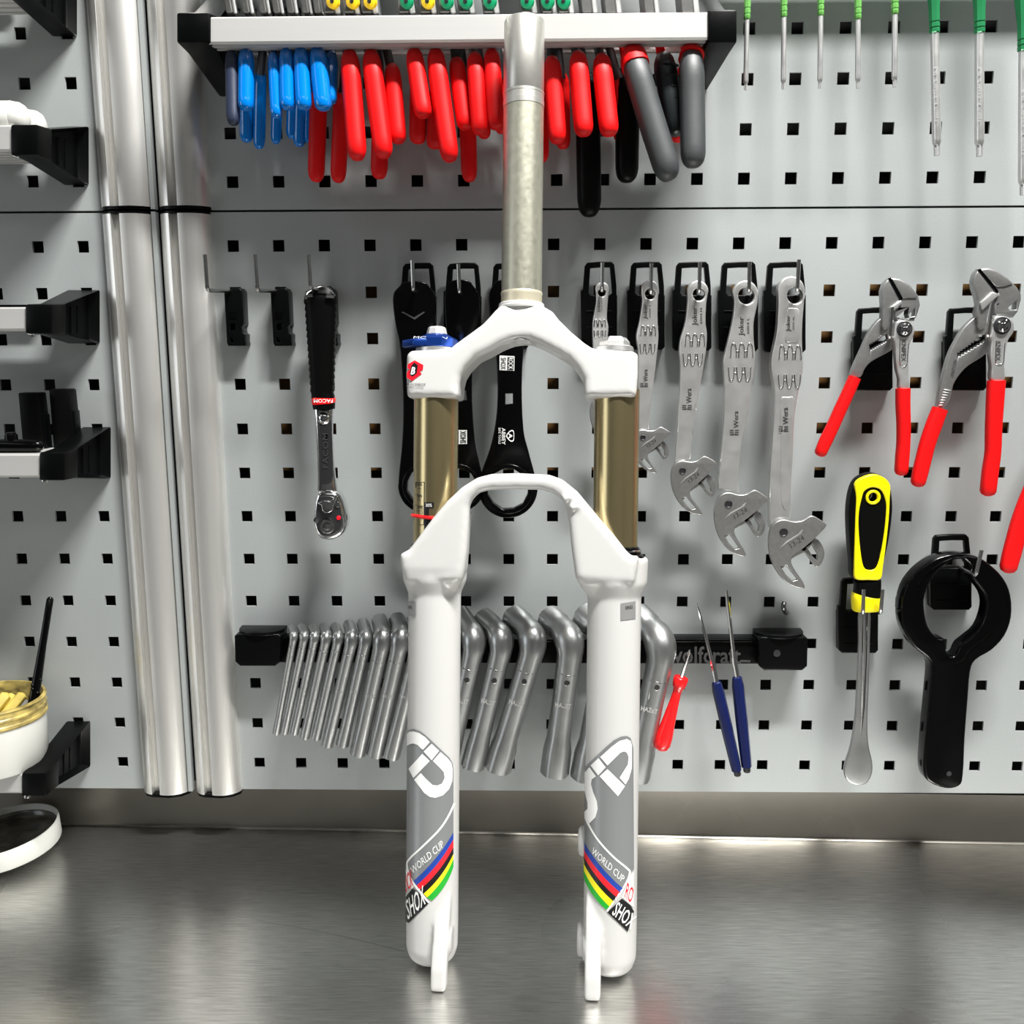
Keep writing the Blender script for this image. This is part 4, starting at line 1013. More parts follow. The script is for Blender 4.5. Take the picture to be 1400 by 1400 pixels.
for i, ((ex, ey), (bx, by), (tx, ty), w0, w1) in enumerate(TW):
    s_ = 1/1.60
    r0, r1 = w0/2*s_*(1.16 if i < 10 else 1.08), w1/2*s_*(1.2 if i < 10 else 1.06)
    de = 36+r0; dt = 17
    E0, B0, T0 = at(ex, ey+w0*.1, de), at(bx, by-w1*.1, 30+r0*.8), at(tx, ty, dt)
    t = thing('tube_wrench', TN[i], 'wrench', B0, 'angled tube wrenches on the black rail')
    u, v = nrm(T0-E0), nrm(B0-E0); R_ = r0*1.5; Lb = np.linalg.norm(B0-E0); Lt = np.linalg.norm(T0-E0)
    path = [T0, T0-u*min(Lt*.35, r0*1.6), E0+u*R_*1.25]; rad = [r1*1.0, r1*.98, r0*1.0]
    for k in range(0, 9):
        q = k/8; path.append(E0+u*R_*(1-q)**2+v*R_*q**2); rad.append(r0*(1+.16*math.sin(q*math.pi)))
    path += [E0+v*R_*1.6, E0+v*Lb*.45, B0-v*r1*4.0, B0-v*r1*2.7, B0-v*r1*1.7, B0]
    rad += [r0*.96, r0*.93, r0*.95, r0*.98, r1*.98, r1*1.0]
    g = G(); n = 18
    hexs = [(math.cos(2*math.pi*k/n)*(1/max(abs(math.cos(((2*math.pi*k/n+math.pi/6) % (math.pi/3))-math.pi/6)), .01))*.94, math.sin(2*math.pi*k/n)*(1/max(abs(math.cos(((2*math.pi*k/n+math.pi/6) % (math.pi/3))-math.pi/6)), .01))*.94) for k in range(n)]
    sweep(g, path, rad, n, ref=V(0, -1, .2))
    # make both sockets six sided
    N = len(path)
    P_ = np.array(g.v).reshape(N, n, 3)
    for row in (0, 1, N-2, N-1):
        c = P_[row].mean(0)
        for k in range(n):
            f_ = math.hypot(*hexs[k]); P_[row, k] = c+(P_[row, k]-c)*f_
    g.v = [tuple(p) for p in P_.reshape(-1, 3)]
    body_ = finish('tube', g.mesh(), 'tubest', t, smooth=32)
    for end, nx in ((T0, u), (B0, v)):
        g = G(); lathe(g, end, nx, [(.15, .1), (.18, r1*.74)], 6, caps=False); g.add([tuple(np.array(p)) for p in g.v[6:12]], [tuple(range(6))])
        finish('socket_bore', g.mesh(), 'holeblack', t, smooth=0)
    # pressed seam and size stamp
    g = G(); c = E0+v*R_*1.9; side = nrm(np.cross(v, V(0, -1, 0)))
    sweep(g, [c-side*r0*.55+V(0, -r0*.72, 0), c+V(0, -r0*.92, 0)+v*.6, c+side*r0*.55+V(0, -r0*.72, 0)], .45*max(1, r0/5), 6); g.build('pressed_ridge', 'chrome', t)
    if i >= 10:
        hc = E0+v*Lb*.30+V(0, -r0*.93, 0)
        g = G(); lathe(g, hc, (0, -1, 0), [(-.5, 2.6), (.5, 2.6), (.6, 2.2), (-.2, 2.1)], 14); g.build('hole_rim', 'chrome', t)
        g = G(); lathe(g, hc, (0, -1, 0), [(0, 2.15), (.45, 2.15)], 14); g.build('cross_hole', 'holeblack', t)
    sm0 = (ex+(bx-ex)*.52, ey+(by-ey)*.52); dirp = nrm(V(bx-ex, by-ey)); prp = V(-dirp[1], dirp[0])*-1
    dd = -(E0+v*Lb*.55)[1]+r0*.98
    hw_ = w0*.34
    p0 = V(*sm0)-prp*hw_; p1 = V(*sm0)+prp*hw_
    if p0[0] > p1[0]: p0, p1 = p1, p0
    ht = 3.6 if i < 10 else 6.5
    upv = -dirp*ht
    lettering('stamp', 'HAZET' if i > 8 else 'HAZ', p0, p1, p0+upv, surf_wall(dd+.1), 'rail', t, .02)
    szt = ['4', '5', '5.5', '6', '7', '8', '9', '10', '11', '12', '13', '14', '15', '16', '17', '18', '19'][i]
    if i > 9: lettering('stamp', szt, p0+upv*2.4+V(hw_*.6, 0), p0+upv*2.4+V(hw_*1.4, 0), p0+upv*4+V(hw_*.6, 0), surf_wall(dd+.1), 'rail', t, .005)

# small screwdriver and picks ------------------------------------------
t = thing('small_screwdriver', 'short red handled screwdriver leaning upside down on the black rail', 'screwdriver', at(902, 1027, 40))
d = 46
a, b, c = at(931, 928, d), at(943.6, 888.7, 30), at(902.5, 1026, d)
g = G(); sweep(g, [a, a*.1+b*.9, b], [1.5, 1.3, .8], 10); g.build('blade', 'chrome', t)
ax = nrm(c-a); L = np.linalg.norm(c-a)
g = G(); lathe(g, a, ax, [(-1.5, 5.6), (-.6, 6.2), (4, 6.0), (7.5, 5.2), (9, 4.0), (13, 3.6), (22, 4.2), (40, 5.8), (L-14, 7.2), (L-6, 7.3), (L-2, 5.6), (L-.3, 2.5), (L, .5)], 22); g.build('handle', 'redlid', t, smooth=60)
for lab, tp, fr, cl, en, w in (('dark blue handled pick with fine tapered tip, left of the pair', (953, 825), (975, 910), (979, 932), (1009, 1061), 16.5), ('dark blue handled pick with blunt steel shaft, right of the pair', (993, 807), (1004, 905), (1007.5, 925), (1021.6, 1056), 17)):
    t = thing('pick', lab, 'pick', at(en[0], en[1], 40), 'dark blue picks on the black rail')
    A_, B_, C_, E_ = at(*tp, 22), at(*fr, 34), at(*cl, 35), at(*en, 42)
    r = w/2/1.66
    g = G(); sweep(g, [A_, A_*.8+B_*.2, A_*.4+B_*.6, B_], [.5, 1.2, 1.6, 1.7] if tp[0] < 970 else [.9, 1.8, 1.8, 1.9], 10); sweep(g, [B_-nrm(B_-A_)*4, B_, C_], [2.4, 2.5, 2.3], 10); g.build('shaft', 'chrome', t)
    ax = nrm(E_-C_); L = np.linalg.norm(E_-C_)
    g = G(); lathe(g, C_, ax, [(0, r*.62), (1, r*.8), (8, r), (L*.5, r*1.02), (L-12, r*.92), (L-5, r*.85), (L-4.5, r*.6)], 8); g.build('handle', 'bluepick', t, smooth=30)
    g = G(); lathe(g, C_, ax, [(L-5, r*.6), (L-1, r*.62), (L, r*.45)], 8); g.build('end_ferrule', 'darkst', t, smooth=30)
t = thing('small_hook', 'tiny chrome peg in a panel hole above the black rail', 'hook', at(1074, 838, 0))
g = G(); sweep(g, catmull([at(1075, 838, 0), at(1073, 836, 12), at(1071, 829, 16), at(1072, 824, 14)], 4), 2.0, 10); g.build('peg', 'darkst', t)

# ================================================================== THINGS ON THE LEFT SHELVES
g = G(); zt = RACK[1][0]
x1 = at(37, 155, 56)[0]; r = 9.5
for (xe, dd, lab, rr) in ((at(38, 155, 56)[0], 56, 'white round bottle lying in front on the upper left shelf', 11.5), (at(60, 157, 30)[0], 30, 'white round bottle lying behind on the upper left shelf', 11.5)):
    t = thing('white_bottle', lab, 'bottle', (xe-40, -dd, zt), 'white bottles on the upper left shelf')
    g = G(); c = V(xe, -dd, zt+rr*.72)
    lathe(g, c, (-1, 0, 0), [(0, 2), (.6, rr*.5), (2.5, rr*.78), (5.5, rr*.95), (9, rr), (100, rr), (101, rr*.8)], 28); g.build('body', 'whiteb', t, smooth=50)
    g = G(); lathe(g, c, (-1, 0, 0), [(10.5, rr+.1), (11, rr+.5), (34, rr+.5), (34.5, rr+.1)], 28); g.build('cap', 'whiteb', t, smooth=40)
g = G(); sweep(g, [V(at(-120, 0, 60)[0], -52, RACK[2][0]+1.4), V(at(36, 414, 52)[0], -46, RACK[2][0]+1.6)], 1.3, 8)
g.build('thin_rod', 'blackgloss', label='thin black rod lying on the narrow empty shelf', cat='rod')
zt = RACK[3][0]
t = thing('black_tool', 'black bar tool with glossy rounded grip lying on the tool shelf', 'tool', (at(20, 610, 60)[0]-30, -55, zt))
xr = at(59, 610, 58)[0]
prf = [(0, 1), (1, 3.4), (4, 5), (10, 5.4), (90, 5.4), (91, 4)]
g = G(); lathe(g, V(xr, -58, zt+5.4), (-1, 0, 0), prf, 20); g.build('grip', 'blackgloss', t, smooth=60)
g = G(); lathe(g, V(at(20, 590, 50)[0], -56, zt+4), (0, 0, 1), [(0, 5), (10, 5), (12, 3)], 14); g.build('knob', 'blackgloss', t)
for (x0, x1, y0, dd, lab) in ((24, 52, 537, 30, 'short upright black block on the tool shelf, left one'), (66, 94, 532, 22, 'taller upright black block on the tool shelf, right one')):
    t = thing('black_block', lab, 'tool', at((x0+x1)/2, 605, dd), 'upright black blocks on the tool shelf')
    a = at(x0, y0, dd); b = at(x1, y0, dd); zb = zt-4
    g = G(); hexa(g, [(a[0], -dd, zb), (b[0]+1.5, -dd, zb), (b[0]+1.5, -dd+14, zb), (a[0], -dd+14, zb)], [(a[0], -dd, a[2]), (b[0], -dd, a[2]), (b[0], -dd+14, a[2]), (a[0], -dd+14, a[2])])
    finish('body', bevelled(g.mesh(), 1.4), 'blackmat', t)
    g = G(); x_ = at(x0, 0, dd)[0]; box(g, b[0]-.5, b[0]+2.2, -dd+2, -dd+12, zb, a[2]-18); finish('side_plate', bevelled(g.mesh(), .6), 'black', t)
# bucket
zt = RACK[4][0]
rx = at(59, 1000, 44)[0]; RB = 43.0
cxb = rx-RB; hB = at(59, 953, 44)[2]-zt
t = thing('grease_bucket', 'white plastic bucket with greasy yellow rim on the lowest left shelf', 'bucket', (cxb, -46, zt))
c = V(cxb, -46, zt)
g = G(); lathe(g, c, (0, 0, 1), [(0, RB*.97), (.8, RB*.985), (hB-17, RB), (hB-17, RB-2), (1.5, RB*.97-2)], 40, caps=False); g.add([tuple(c+V(RB*.94*math.cos(2*math.pi*k/40), RB*.94*math.sin(2*math.pi*k/40), .3)) for k in range(40)], [tuple(range(40))]); g.build('body', 'whiteb', t, smooth=40)
g = G(); lathe(g, c, (0, 0, 1), [(hB-17.5, RB-1.8), (hB-17.5, RB+.4), (hB-16, RB+1.6), (hB-14, RB+1.6), (hB-13, RB+.6), (hB-10.5, RB+.6), (hB-9.5, RB+1.3), (hB-8, RB+1.3), (hB-7, RB+.4), (hB-3, RB+.3), (hB-1.5, RB+1.5), (hB, RB+.8), (hB, RB-1.2), (hB-6, RB-2), (hB-17, RB-2)], 44, caps=False); g.build('rim', 'stain', t, smooth=30)
g = G(); lathe(g, c, (0, 0, 1), [(hB-24, .5), (hB-22, RB*.5), (hB-23, RB-2.2)], 30, caps=False); g.build('grease', 'grease', t, smooth=60)
for k, (ax_, ay, bx_, by, hh, w) in enumerate([(-4, -20, 14, 5, 4, 5), (8, -12, 26, 8, 3, 4.5), (22, -16, 12, 12, 1, 4)]):
    tt_ = thing('brush', ['pale yellow bristle brush lying in the grease bucket, leftmost', 'yellow bristle brush lying in the grease bucket, middle', 'yellow bristle brush lying in the grease bucket beside the black handle'][k], 'brush', c+V(ax_, ay, hB-20), 'bristle brushes inside the bucket')
    g = G(); a, b = c+V(ax_, ay, hB-24), c+V(bx_, by, hB-2+hh); sweep(g, [a, a*.6+b*.4, b*.95+a*.05, b], [w, w*1.05, w*.9, w*.3], 10, shape=sup(10, .6)); g.build('bristles', 'bristle', tt_)
    g = G(); sweep(g, [a-V(0, 0, 12), a], [w*.7, w*1.05], 10); g.build('ferrule', 'darkst', tt_)
t = thing('grease_brush', 'black greasy brush handle leaning out of the white bucket', 'brush', c+V(20, 0, hB-20))
p0, p1 = at(43, 978, 40), at(69, 816, 20)
g = G(); sweep(g, [p0-(p1-p0)*.12, p0, p0*.8+p1*.2, p0*.4+p1*.6, p1*.98+p0*.02, p1], [5, 5.2, 4.2, 3.1, 2.9, 1.4], 12); g.build('handle', 'blackgloss', t, smooth=50)
g = G()
for k in range(9):
    q = .02+.035*k; cc = p0*(1-q)+p1*q; an = k*2.4
    lathe(g, cc+V(math.cos(an)*3.6, -abs(math.sin(an))*3.6, 0), (0, 0, 1), [(-1.6, .3), (-.9, 1.6), (.9, 1.6), (1.6, .3)], 8)
g.build('grease_lumps', 'blackgloss', t, smooth=60)
# lid on the bench
t = thing('grease_lid', 'white round lid with black grease inside lying on the bench at the left edge', 'tray', (0, -40, BENCH))
RLd = 47
c = on_bench(88, 1158)+V(-RLd, 0, 0); c[1] = -31
ax = nrm(V(-.10, -.03, 1)); c = c+V(0, 0, 5.6)
BASE[t] = W((c[0], c[1], BENCH)); t.location = BASE[t]
g = G(); lathe(g, c, ax, [(0, RLd-3), (0, RLd-.8), (1.2, RLd), (16.5, RLd+.6), (17.5, RLd+.4), (17.5, RLd-1.2), (3.5, RLd-2.2), (3.5, 1)], 56, caps=False)
g.add([tuple(c+V(0, 0, .4)+V((RLd-1)*math.cos(2*math.pi*k/56), (RLd-1)*math.sin(2*math.pi*k/56), .10*(RLd-1)*math.cos(2*math.pi*k/56))) for k in range(56)], [tuple(range(56))])
g.build('shell', 'whiteb', t, smooth=35)
g = G(); lathe(g, c, ax, [(5.5, .5), (6.2, 14), (5.2, 30), (6.4, RLd-3.5), (12.5, RLd-2.1), (12.6, RLd-1.8)], 48, caps=False); g.build('grease', 'grease', t, smooth=60)

# ================================================================== SUSPENSION FORK
TH = math.atan(.1445); AY = math.radians(4.2)
FO = V(239.2, -184.0, BENCH+2.9)
EX = V(math.cos(AY), -math.sin(AY), 0); BK = V(math.sin(AY), math.cos(AY), 0)
EZ = BK*math.sin(TH)+V(0, 0, math.cos(TH)); EY = np.cross(EZ, EX)
def fl(x, y, z): return FO+EX*x+EY*y+EZ*z           # fork coordinates -> mm
def tol(p): q = np.array(p)-FO; return V(q@EX, q@EY, q@EZ)
def fx(px, py, yl):                                  # photo point on the fork's plane y=yl -> (x,z)
    r = ray(px, py); o = tol(CAM); dv = V(r@EX, r@EY, r@EZ); k = (yl-o[1])/dv[1]; p = o+dv*k; return (p[0], p[2])
def fsurf(yl):
    def f(px, py):
        x, z = fx(px, py, yl); return fl(x, yl, z)
    return f
fork = thing('suspension_fork', 'white bicycle suspension fork with gold tubes standing on the bench', 'bicycle fork', FO)
LX = 65.0
zc = lambda py, yl=0, px=590: fx(px, py, yl)[1]
# steerer
SYL = -4.0
sx, zt_ = fx(715.5, 30, SYL); sx2, zb_ = fx(714.5, 418, SYL); sx = (sx+sx2)/2
z1 = fx(715, 128, SYL)[1]; z2 = fx(715, 148, SYL)[1]; z3 = fx(715, 402, SYL)[1]; z325 = fx(715, 322, SYL)[1]
rS = 14.3
g = G(); lathe(g, fl(sx, SYL, 0), EZ, [(z1-20, rS-.2), (z2, rS), (z325, rS), (z3, rS+.15), (z3-10, rS+.15)][::-1], 48); st = g.build('steerer_tube', 'steer', fork, smooth=40)
g = G(); lathe(g, fl(sx, SYL, 0), EZ, [(z1-.3, rS-.2), (z1, rS+.02), (zt_-1, rS+.02), (zt_, rS-.5), (zt_, rS-2.4), (zt_-40, rS-2.4)], 48, caps=False); g.build('steerer_top', 'steertop', st, smooth=40)
g = G(); lathe(g, fl(sx, SYL, 0), EZ, [(z2, rS-.2), (z2, rS+.25), (z2+4, rS+.3), (z2+4.2, rS+.05), (z1-2, rS+.05), (z1-1.8, rS+.25), (z1-.2, rS+.25), (z1, rS-.2)], 48, caps=False); g.build('spacer_mark', 'steertop', st, smooth=40)
g = G(); lathe(g, fl(sx, SYL, 0), EZ, [(zb_-6, rS+.3), (z3-1.5, rS+.3), (z3, rS+.7), (z3+1, rS+.3), (z3+1.2, rS-.3)], 48, caps=False); g.build('lower_band', 'steerlow', st, smooth=40)
g = G(); lathe(g, fl(sx, SYL, 0), EZ, [(zb_-9, 14.6), (zb_-3.2, 15.2), (zb_-2.8, 16.4), (zb_-1.5, 16.6), (zb_-.5, 16.2), (zb_+.6, 16.2), (zb_+1.2, 15.6), (zb_+1.2, 14)], 48, caps=False); g.build('crown_race', 'whitep', fork, smooth=30)
# organic parts: union of simple solids, remeshed and relaxed
def fused(name, g, m, parent, vox=1.1, it=6, fac=.5):
    me = g.mesh(); tmp = bpy.data.objects.new('tmp', me); COL.objects.link(tmp)
    r = tmp.modifiers.new('r', 'REMESH'); r.mode = 'VOXEL'; r.voxel_size = vox*S
    s_ = tmp.modifiers.new('s', 'SMOOTH'); s_.factor = fac; s_.iterations = it
    dg = bpy.context.evaluated_depsgraph_get(); me2 = bpy.data.meshes.new_from_object(tmp.evaluated_get(dg))
    bpy.data.objects.remove(tmp); bpy.data.meshes.remove(me)
    return finish(name, me2, m, parent, smooth=80)
def fplate(g, loop, y0, y1, bev, sink=None):
    """prism in the fork's x-z plane between depths y0..y1"""
    vs, fs = curve_mesh([loop], (y1-y0)/2, bev, 2)
    if sink:
        za, zb_2 = sink; sh_ = lambda b: 26*max(0, min(1.6, (za-b)/(za-zb_2)))**1.35
    else: sh_ = lambda b: 0
    g.add([fl(a, (y0+y1)/2+c+sh_(b), b) for a, b, c in vs], fs); return g
CF = -19.0
cpx = [(684.4, 417), (676, 424.8), (667.7, 434.5), (659.4, 443), (642.6, 455.4), (623, 469.4), (614.8, 476.3), (575, 478.5), (561.8, 479), (555.7, 484.7), (554.8, 511), (556, 540.4), (559, 543.8), (590, 544.5), (624.5, 544), (626.7, 540.4), (627.3, 525), (630, 514), (637, 503), (651, 489), (667.7, 481), (683, 472), (698.4, 466), (712, 464), (724, 464.5), (740.8, 471.5), (757.5, 480.3), (777, 491.5), (789.6, 505.4), (797.4, 519.4), (798.5, 539), (800.8, 543.6), (835, 544), (867.6, 542.5), (870.4, 538.9), (872.4, 513.8), (872.6, 484.5), (866, 479.8), (845, 478.5), (810.5, 476), (799.4, 469), (779.8, 452.5), (763, 435.7), (756, 426), (749, 421.8), (740.8, 417)]
g = G(); fplate(g, [fx(x, y, CF+3) for x, y in cpx], CF, 19, 5)
crown = fused('crown', g, 'whitep', fork, 1.0, 9, .5)
zcb = zc(544); zct = zc(479)
g = G(); lathe(g, fl(sx, SYL, 0), EZ, [(fx(712, 468, 0)[1], 9), (fx(712, 468, 0)[1]-.8, 13.2), (fx(712, 460, 0)[1], 13.4)], 32); g.build('steerer_base', 'steel', crown, smooth=40)
# stanchions
zs0 = zc(770)
legs_c = []
for s_, lab in ((-1, None), (1, None)):
    g = G(); lathe(g, fl(s_*LX, 0, 0), EZ, [(zs0-8, 16), (zcb+6, 16)], 56); st = g.build('stanchion', 'gold', fork, smooth=40)
    zsl = zc(752)
    g = G(); lathe(g, fl(s_*LX, 0, 0), EZ, [(zsl-6, 21), (zsl-1.5, 20.6), (zsl-.5, 18.8), (zsl+1.5, 18.4), (zsl+2, 17.4), (zsl+4.2, 17.2), (zsl+5, 16.1)], 44, caps=False); g.build('dust_seal', 'blackgloss', fork, smooth=30)
    legs_c.append(st)
zsl = zc(752)
for s_ in (-1, 1):
    g = G(); lathe(g, fl(s_*LX, 0, 0), EZ, [(zsl+1.6, 18.6), (zsl+2.3, 18.7), (zsl+2.9, 18.3)], 40, caps=False); g.build('seal_spring', 'chrome', fork)
# lowers
RL_ = 18.9
g = G()
zf = zc(757); zb1 = zc(790); zb2 = zc(812)
for s_ in (-1, 1):
    lathe(g, fl(s_*LX, 0, 0), EZ, [(-.8, 8), (.2, 12.5), (4, 16.8), (11, 19), (30, RL_+.3), (zb2+1, RL_+.3), (zb1-1, 23.2), (zf-2, 23.8), (zf, 23.2), (zf, 19), (zf-4, 18)], 40)
YA = -20.0
outer = [(550, 775), (548.5, 757), (560.9, 750.6), (576.3, 730), (591.7, 709.4), (612.3, 685), (632.9, 665.7), (653.4, 652.9), (674, 647.7), (710, 647), (751, 649), (769, 655.4), (789.7, 672), (802.6, 687.6), (820.6, 709.4), (838.6, 730), (856.6, 753), (864, 760), (873, 759), (871, 775), (868, 795), (859, 810), (846, 822), (830, 828), (815, 824), (802, 814), (794, 803), (787, 789), (783.3, 763.4), (780.7, 742.9), (778, 714.6), (774.3, 694), (769, 683.7), (756.3, 674.7), (740.9, 669.6), (705, 669), (671.4, 670), (656, 673.4), (647, 682.4), (643, 691.4), (641.9, 717), (639.3, 755.7), (636, 778.9), (632.9, 791.7), (627, 803), (618, 814), (604, 824), (590, 828), (574, 822), (562, 810), (553, 795)]
lp_ = [fx(x, y, YA+4) for x, y in outer]
SK = (zc(788, -20), zc(829, -20))
fplate(g, lp_, YA-4, YA+10, 4.5, SK)
# webs that thicken the arch towards the legs
for s_ in (-1, 1):
    pw_ = [(642, 700), (636, 779), (626, 806), (600, 820), (570, 800), (575, 750), (610, 705)] if s_ < 0 else [(778, 700), (786, 779), (795, 806), (822, 820), (852, 800), (848, 750), (808, 705)]
    fplate(g, [fx(x, y, YA+4) for x, y in pw_], YA-3.5, YA+22, 4, SK)
# cable guide lumps on the arch
for px, py in ((776, 681), (786, 693)):
    x, z = fx(px, py, YA-4); lathe(g, fl(x-3, YA-4, z-1.5), EX*.9+EZ*.45, [(0, 2.2), (.6, 2.8), (5.5, 2.8), (6.2, 2.2)], 12)
# dropouts
dd = tol(on_bench(597, 1352)); de_ = tol(on_bench(807, 1365))
for s_, q, pxx in ((-1, dd, (589, 607)), (1, de_, (799, 818))):
    xq = s_*54.0-1.0
    prf = [(-11, 60), (-15.5, 51), (-18.5, 43), (-23, 32), (-28.5, 19), (-32.5, 8), (-34.2, -6.6), (-27, -6.8), (-22, -6.2), (-21, 4), (-19, 14), (-14, 20), (-8, 18), (4, 16), (8, 36), (4, 54)]
    w = 5.7
    vs = [fl(xq-w, a, b) for a, b in prf]+[fl(xq+w, a, b) for a, b in prf]; n = len(prf)
    gg = G(); gg.add(vs, [(i, (i+1) % n, (i+1) % n+n, i+n) for i in range(n)]+[tuple(range(n))[::-1], tuple(range(n, 2*n))])
    me = bevelled(gg.mesh(), 1.8, 2, 25)
    g.add([((v.co.x)/S, v.co.y/S, (v.co.z-.9)/S+BENCH) for v in me.vertices], [tuple(p.vertices) for p in me.polygons])
    # inner face of the axle seat
    lathe(g, fl(xq-s_*7.5, -13, 22), EX*s_, [(0, 9), (1, 10), (8, 10), (9, 9)], 24)
# brake mount lugs on the inside of the right leg
for zq, hq in ((fx(790, 1150, 12)[1], 11), (fx(790, 1284, 12)[1], 13)):
    for k in range(1):
        lathe(g, fl(LX-14.5, 13, zq), EX*-1, [(0, hq), (6.5, hq), (8.6, hq*.92), (9.5, hq*.7)], 24)
lowers = fused('lowers', g, 'whitep', fork, 1.1, 15, .5)
# leg surface
oC = tol(CAM)
def legsurf(side, R):
    def f(px, py):
        r = ray(px, py); dv = V(r@EX, r@EY, r@EZ)
        vxy = dv[:2]; ln = np.linalg.norm(vxy); v = vxy/ln; n_ = V(-v[1], v[0])*-1
        A_ = V(side*LX, 0)-oC[:2]
        t_ = -(A_@n_)/R
        m_ = .96
        ph = math.asin(t_) if abs(t_) <= m_ else math.copysign(math.asin(m_)+(abs(t_)-m_)*4.0, t_)
        hp = V(side*LX, 0)+R*(math.sin(ph)*n_-math.cos(ph)*v)
        dist = (A_@v-R*math.cos(max(-1.4, min(1.4, ph))))/ln
        return fl(hp[0], hp[1], oC[2]+dv[2]*dist)
    return f
Lq = lambda p: zz(p, 540, 980, 7.78)
Rq = lambda p: zz(p, 780, 990, 7.78)
DR = RL_+.3
sL = [legsurf(-1, DR+.25+.2*k) for k in range(4)]; sR = [legsurf(1, DR+.25+.2*k) for k in range(4)]
def bez(a, c, b, n=12): return [tuple((1-t_)**2*V(*a)+2*t_*(1-t_)*V(*c)+t_*t_*V(*b)) for t_ in [k/n for k in range(n+1)]]
# left leg decals
gl = [(551, 1006)]+Lq([(120, 160), (150, 138), (200, 130), (260, 150), (320, 192), (400, 265), (480, 340), (580, 435), (612, 490), (622, 560)])+[(620, 1139)]+bez((620, 1138), (601, 1178), (566, 1205))[1:]+[(557.5, 1187), (550, 1176)]
dl = flat_decal('grey_decal', [gl], sL[0], 'decgrey', lowers, cutx=2.5)
WL = [[(110, 195), (118, 190), (150, 160), (200, 155), (260, 175), (320, 215), (370, 268), (298, 352), (270, 330), (240, 300), (195, 283), (160, 290), (118, 318), (104, 325)],
      [(390, 288), (470, 362), (390, 462), (304, 370)],
      [(403, 470), (485, 376), (560, 440), (600, 490), (613, 560), (610, 680), (575, 770), (510, 835), (430, 862), (370, 852), (310, 810), (203, 670), (275, 598), (330, 660), (400, 725), (450, 731), (500, 710), (529, 650), (520, 590), (480, 545)],
      [(290, 393), (370, 470), (195, 652), (143, 553)]]
for p in WL: flat_decal('logo_piece', [Lq(p)], sL[1], 'decwhite', dl, cutx=2.5)
def ribbon(pts, w):
    P = [V(*p) for p in catmull(pts, 6)]; L_, R_ = [], []
    for i in range(len(P)):
        tg = nrm(P[min(i+1, len(P)-1)]-P[max(i-1, 0)]); nn = V(-tg[1], tg[0])*w/2; L_.append(tuple(P[i]+nn)); R_.append(tuple(P[i]-nn))
    return L_+R_[::-1]
flat_decal('white_line', [ribbon([(621.5, 1098), (612.4, 1117), (600, 1135), (577, 1158), (560, 1174), (556.5, 1184), (563, 1204), (586, 1234)], 2.6)], sL[1], 'decwhite', dl, cutx=2.5)
SLft = [((565, 1204.6), (620, 1138)), ((569.6, 1210.5), (620, 1147.5)), ((574.2, 1216.3), (620, 1158)), ((579, 1221.9), (620, 1167.4)), ((583.9, 1226.9), (620, 1174)), ((590.4, 1231.5), (620, 1185))]
SCOL = ['decblue', 'decred', 'decblack', 'decyel', 'decgrn']
def stripe(a, b, surf, m, bow):
    m0 = (V(*a[0])+V(*a[1]))/2+V(*bow); m1 = (V(*b[0])+V(*b[1]))/2+V(*bow)
    q0 = bez(a[0], m0, a[1]); q1 = bez(b[0], m1, b[1]); flat_decal('stripe', [q0+q1[::-1]], surf, m, lowers, cutx=3)
for k in range(5): stripe(SLft[k], SLft[k+1], sL[1], SCOL[k], (5.5, 5.5))
lettering('lettering', 'WORLD CUP', (565, 1195), (608, 1157), (560.5, 1186.5), sL[1], 'decwhite', dl, .0, .15)
ob = flat_decal('name_box', [[(548, 1226), (554.6, 1210), (566, 1216), (586, 1235), (558.5, 1262), (550, 1258)]], sL[1], 'decblack', lowers, cutx=2)
lettering('lettering', 'SHOX', (557.5, 1258), (582, 1236), (554, 1231.5), sL[2], 'decwhite', ob, .01)
ob = flat_decal('name_box_top', [[(549, 1216), (553, 1189), (557, 1187), (566, 1212), (554.5, 1226)]], sL[1], 'decwhite', lowers, cutx=2)
lettering('lettering', 'OCK', (553.5, 1222), (565, 1211), (551, 1199), sL[2], 'decred', ob, .01)
o = flat_decal('model_sticker', [[(552, 822), (568.5, 822.5), (568.5, 843.5), (552, 841)]], sL[0], 'decsilver', lowers, cutx=2.5)
lettering('lettering', 'SERIES', (556, 832), (563.5, 832.5), (556, 828), sL[1], 'decblack', o)
# right leg decals
gr_ = [(866, 1022)]+Rq([(655, 200), (640, 148), (600, 126), (540, 132), (460, 172), (380, 240), (200, 408), (150, 465), (130, 525), (127, 620)])+[(796, 1148)]+bez((796, 1148), (815, 1185), (851, 1214.5))[1:]+[(860, 1196), (867, 1188)]
dr = flat_decal('grey_decal', [gr_], sR[0], 'decgrey', lowers, cutx=2.5)
WR = [[(315, 350), (440, 238), (520, 180), (600, 158), (640, 180), (654, 230), (652, 470), (620, 580), (585, 642), (523, 570), (610, 430), (618, 350), (600, 305), (570, 290), (530, 305), (393, 440)],
      [(213, 440), (298, 360), (374, 460), (295, 547)],
      [(308, 555), (393, 478), (580, 660), (505, 767)],
      [(200, 458), (270, 555), (225, 590), (218, 640), (240, 720), (280, 820), (290, 900), (265, 990), (200, 1057), (138, 940), (180, 900), (180, 840), (150, 720), (131, 610), (140, 530)]]
for p in WR: flat_decal('logo_piece', [Rq(p)], sR[1], 'decwhite', dr, cutx=2.5)
flat_decal('white_line', [ribbon([(795.5, 1107), (805, 1128), (818, 1149), (838, 1171), (857, 1187), (861, 1194), (853, 1213), (830, 1246)], 2.6)], sR[1], 'decwhite', dr, cutx=2.5)
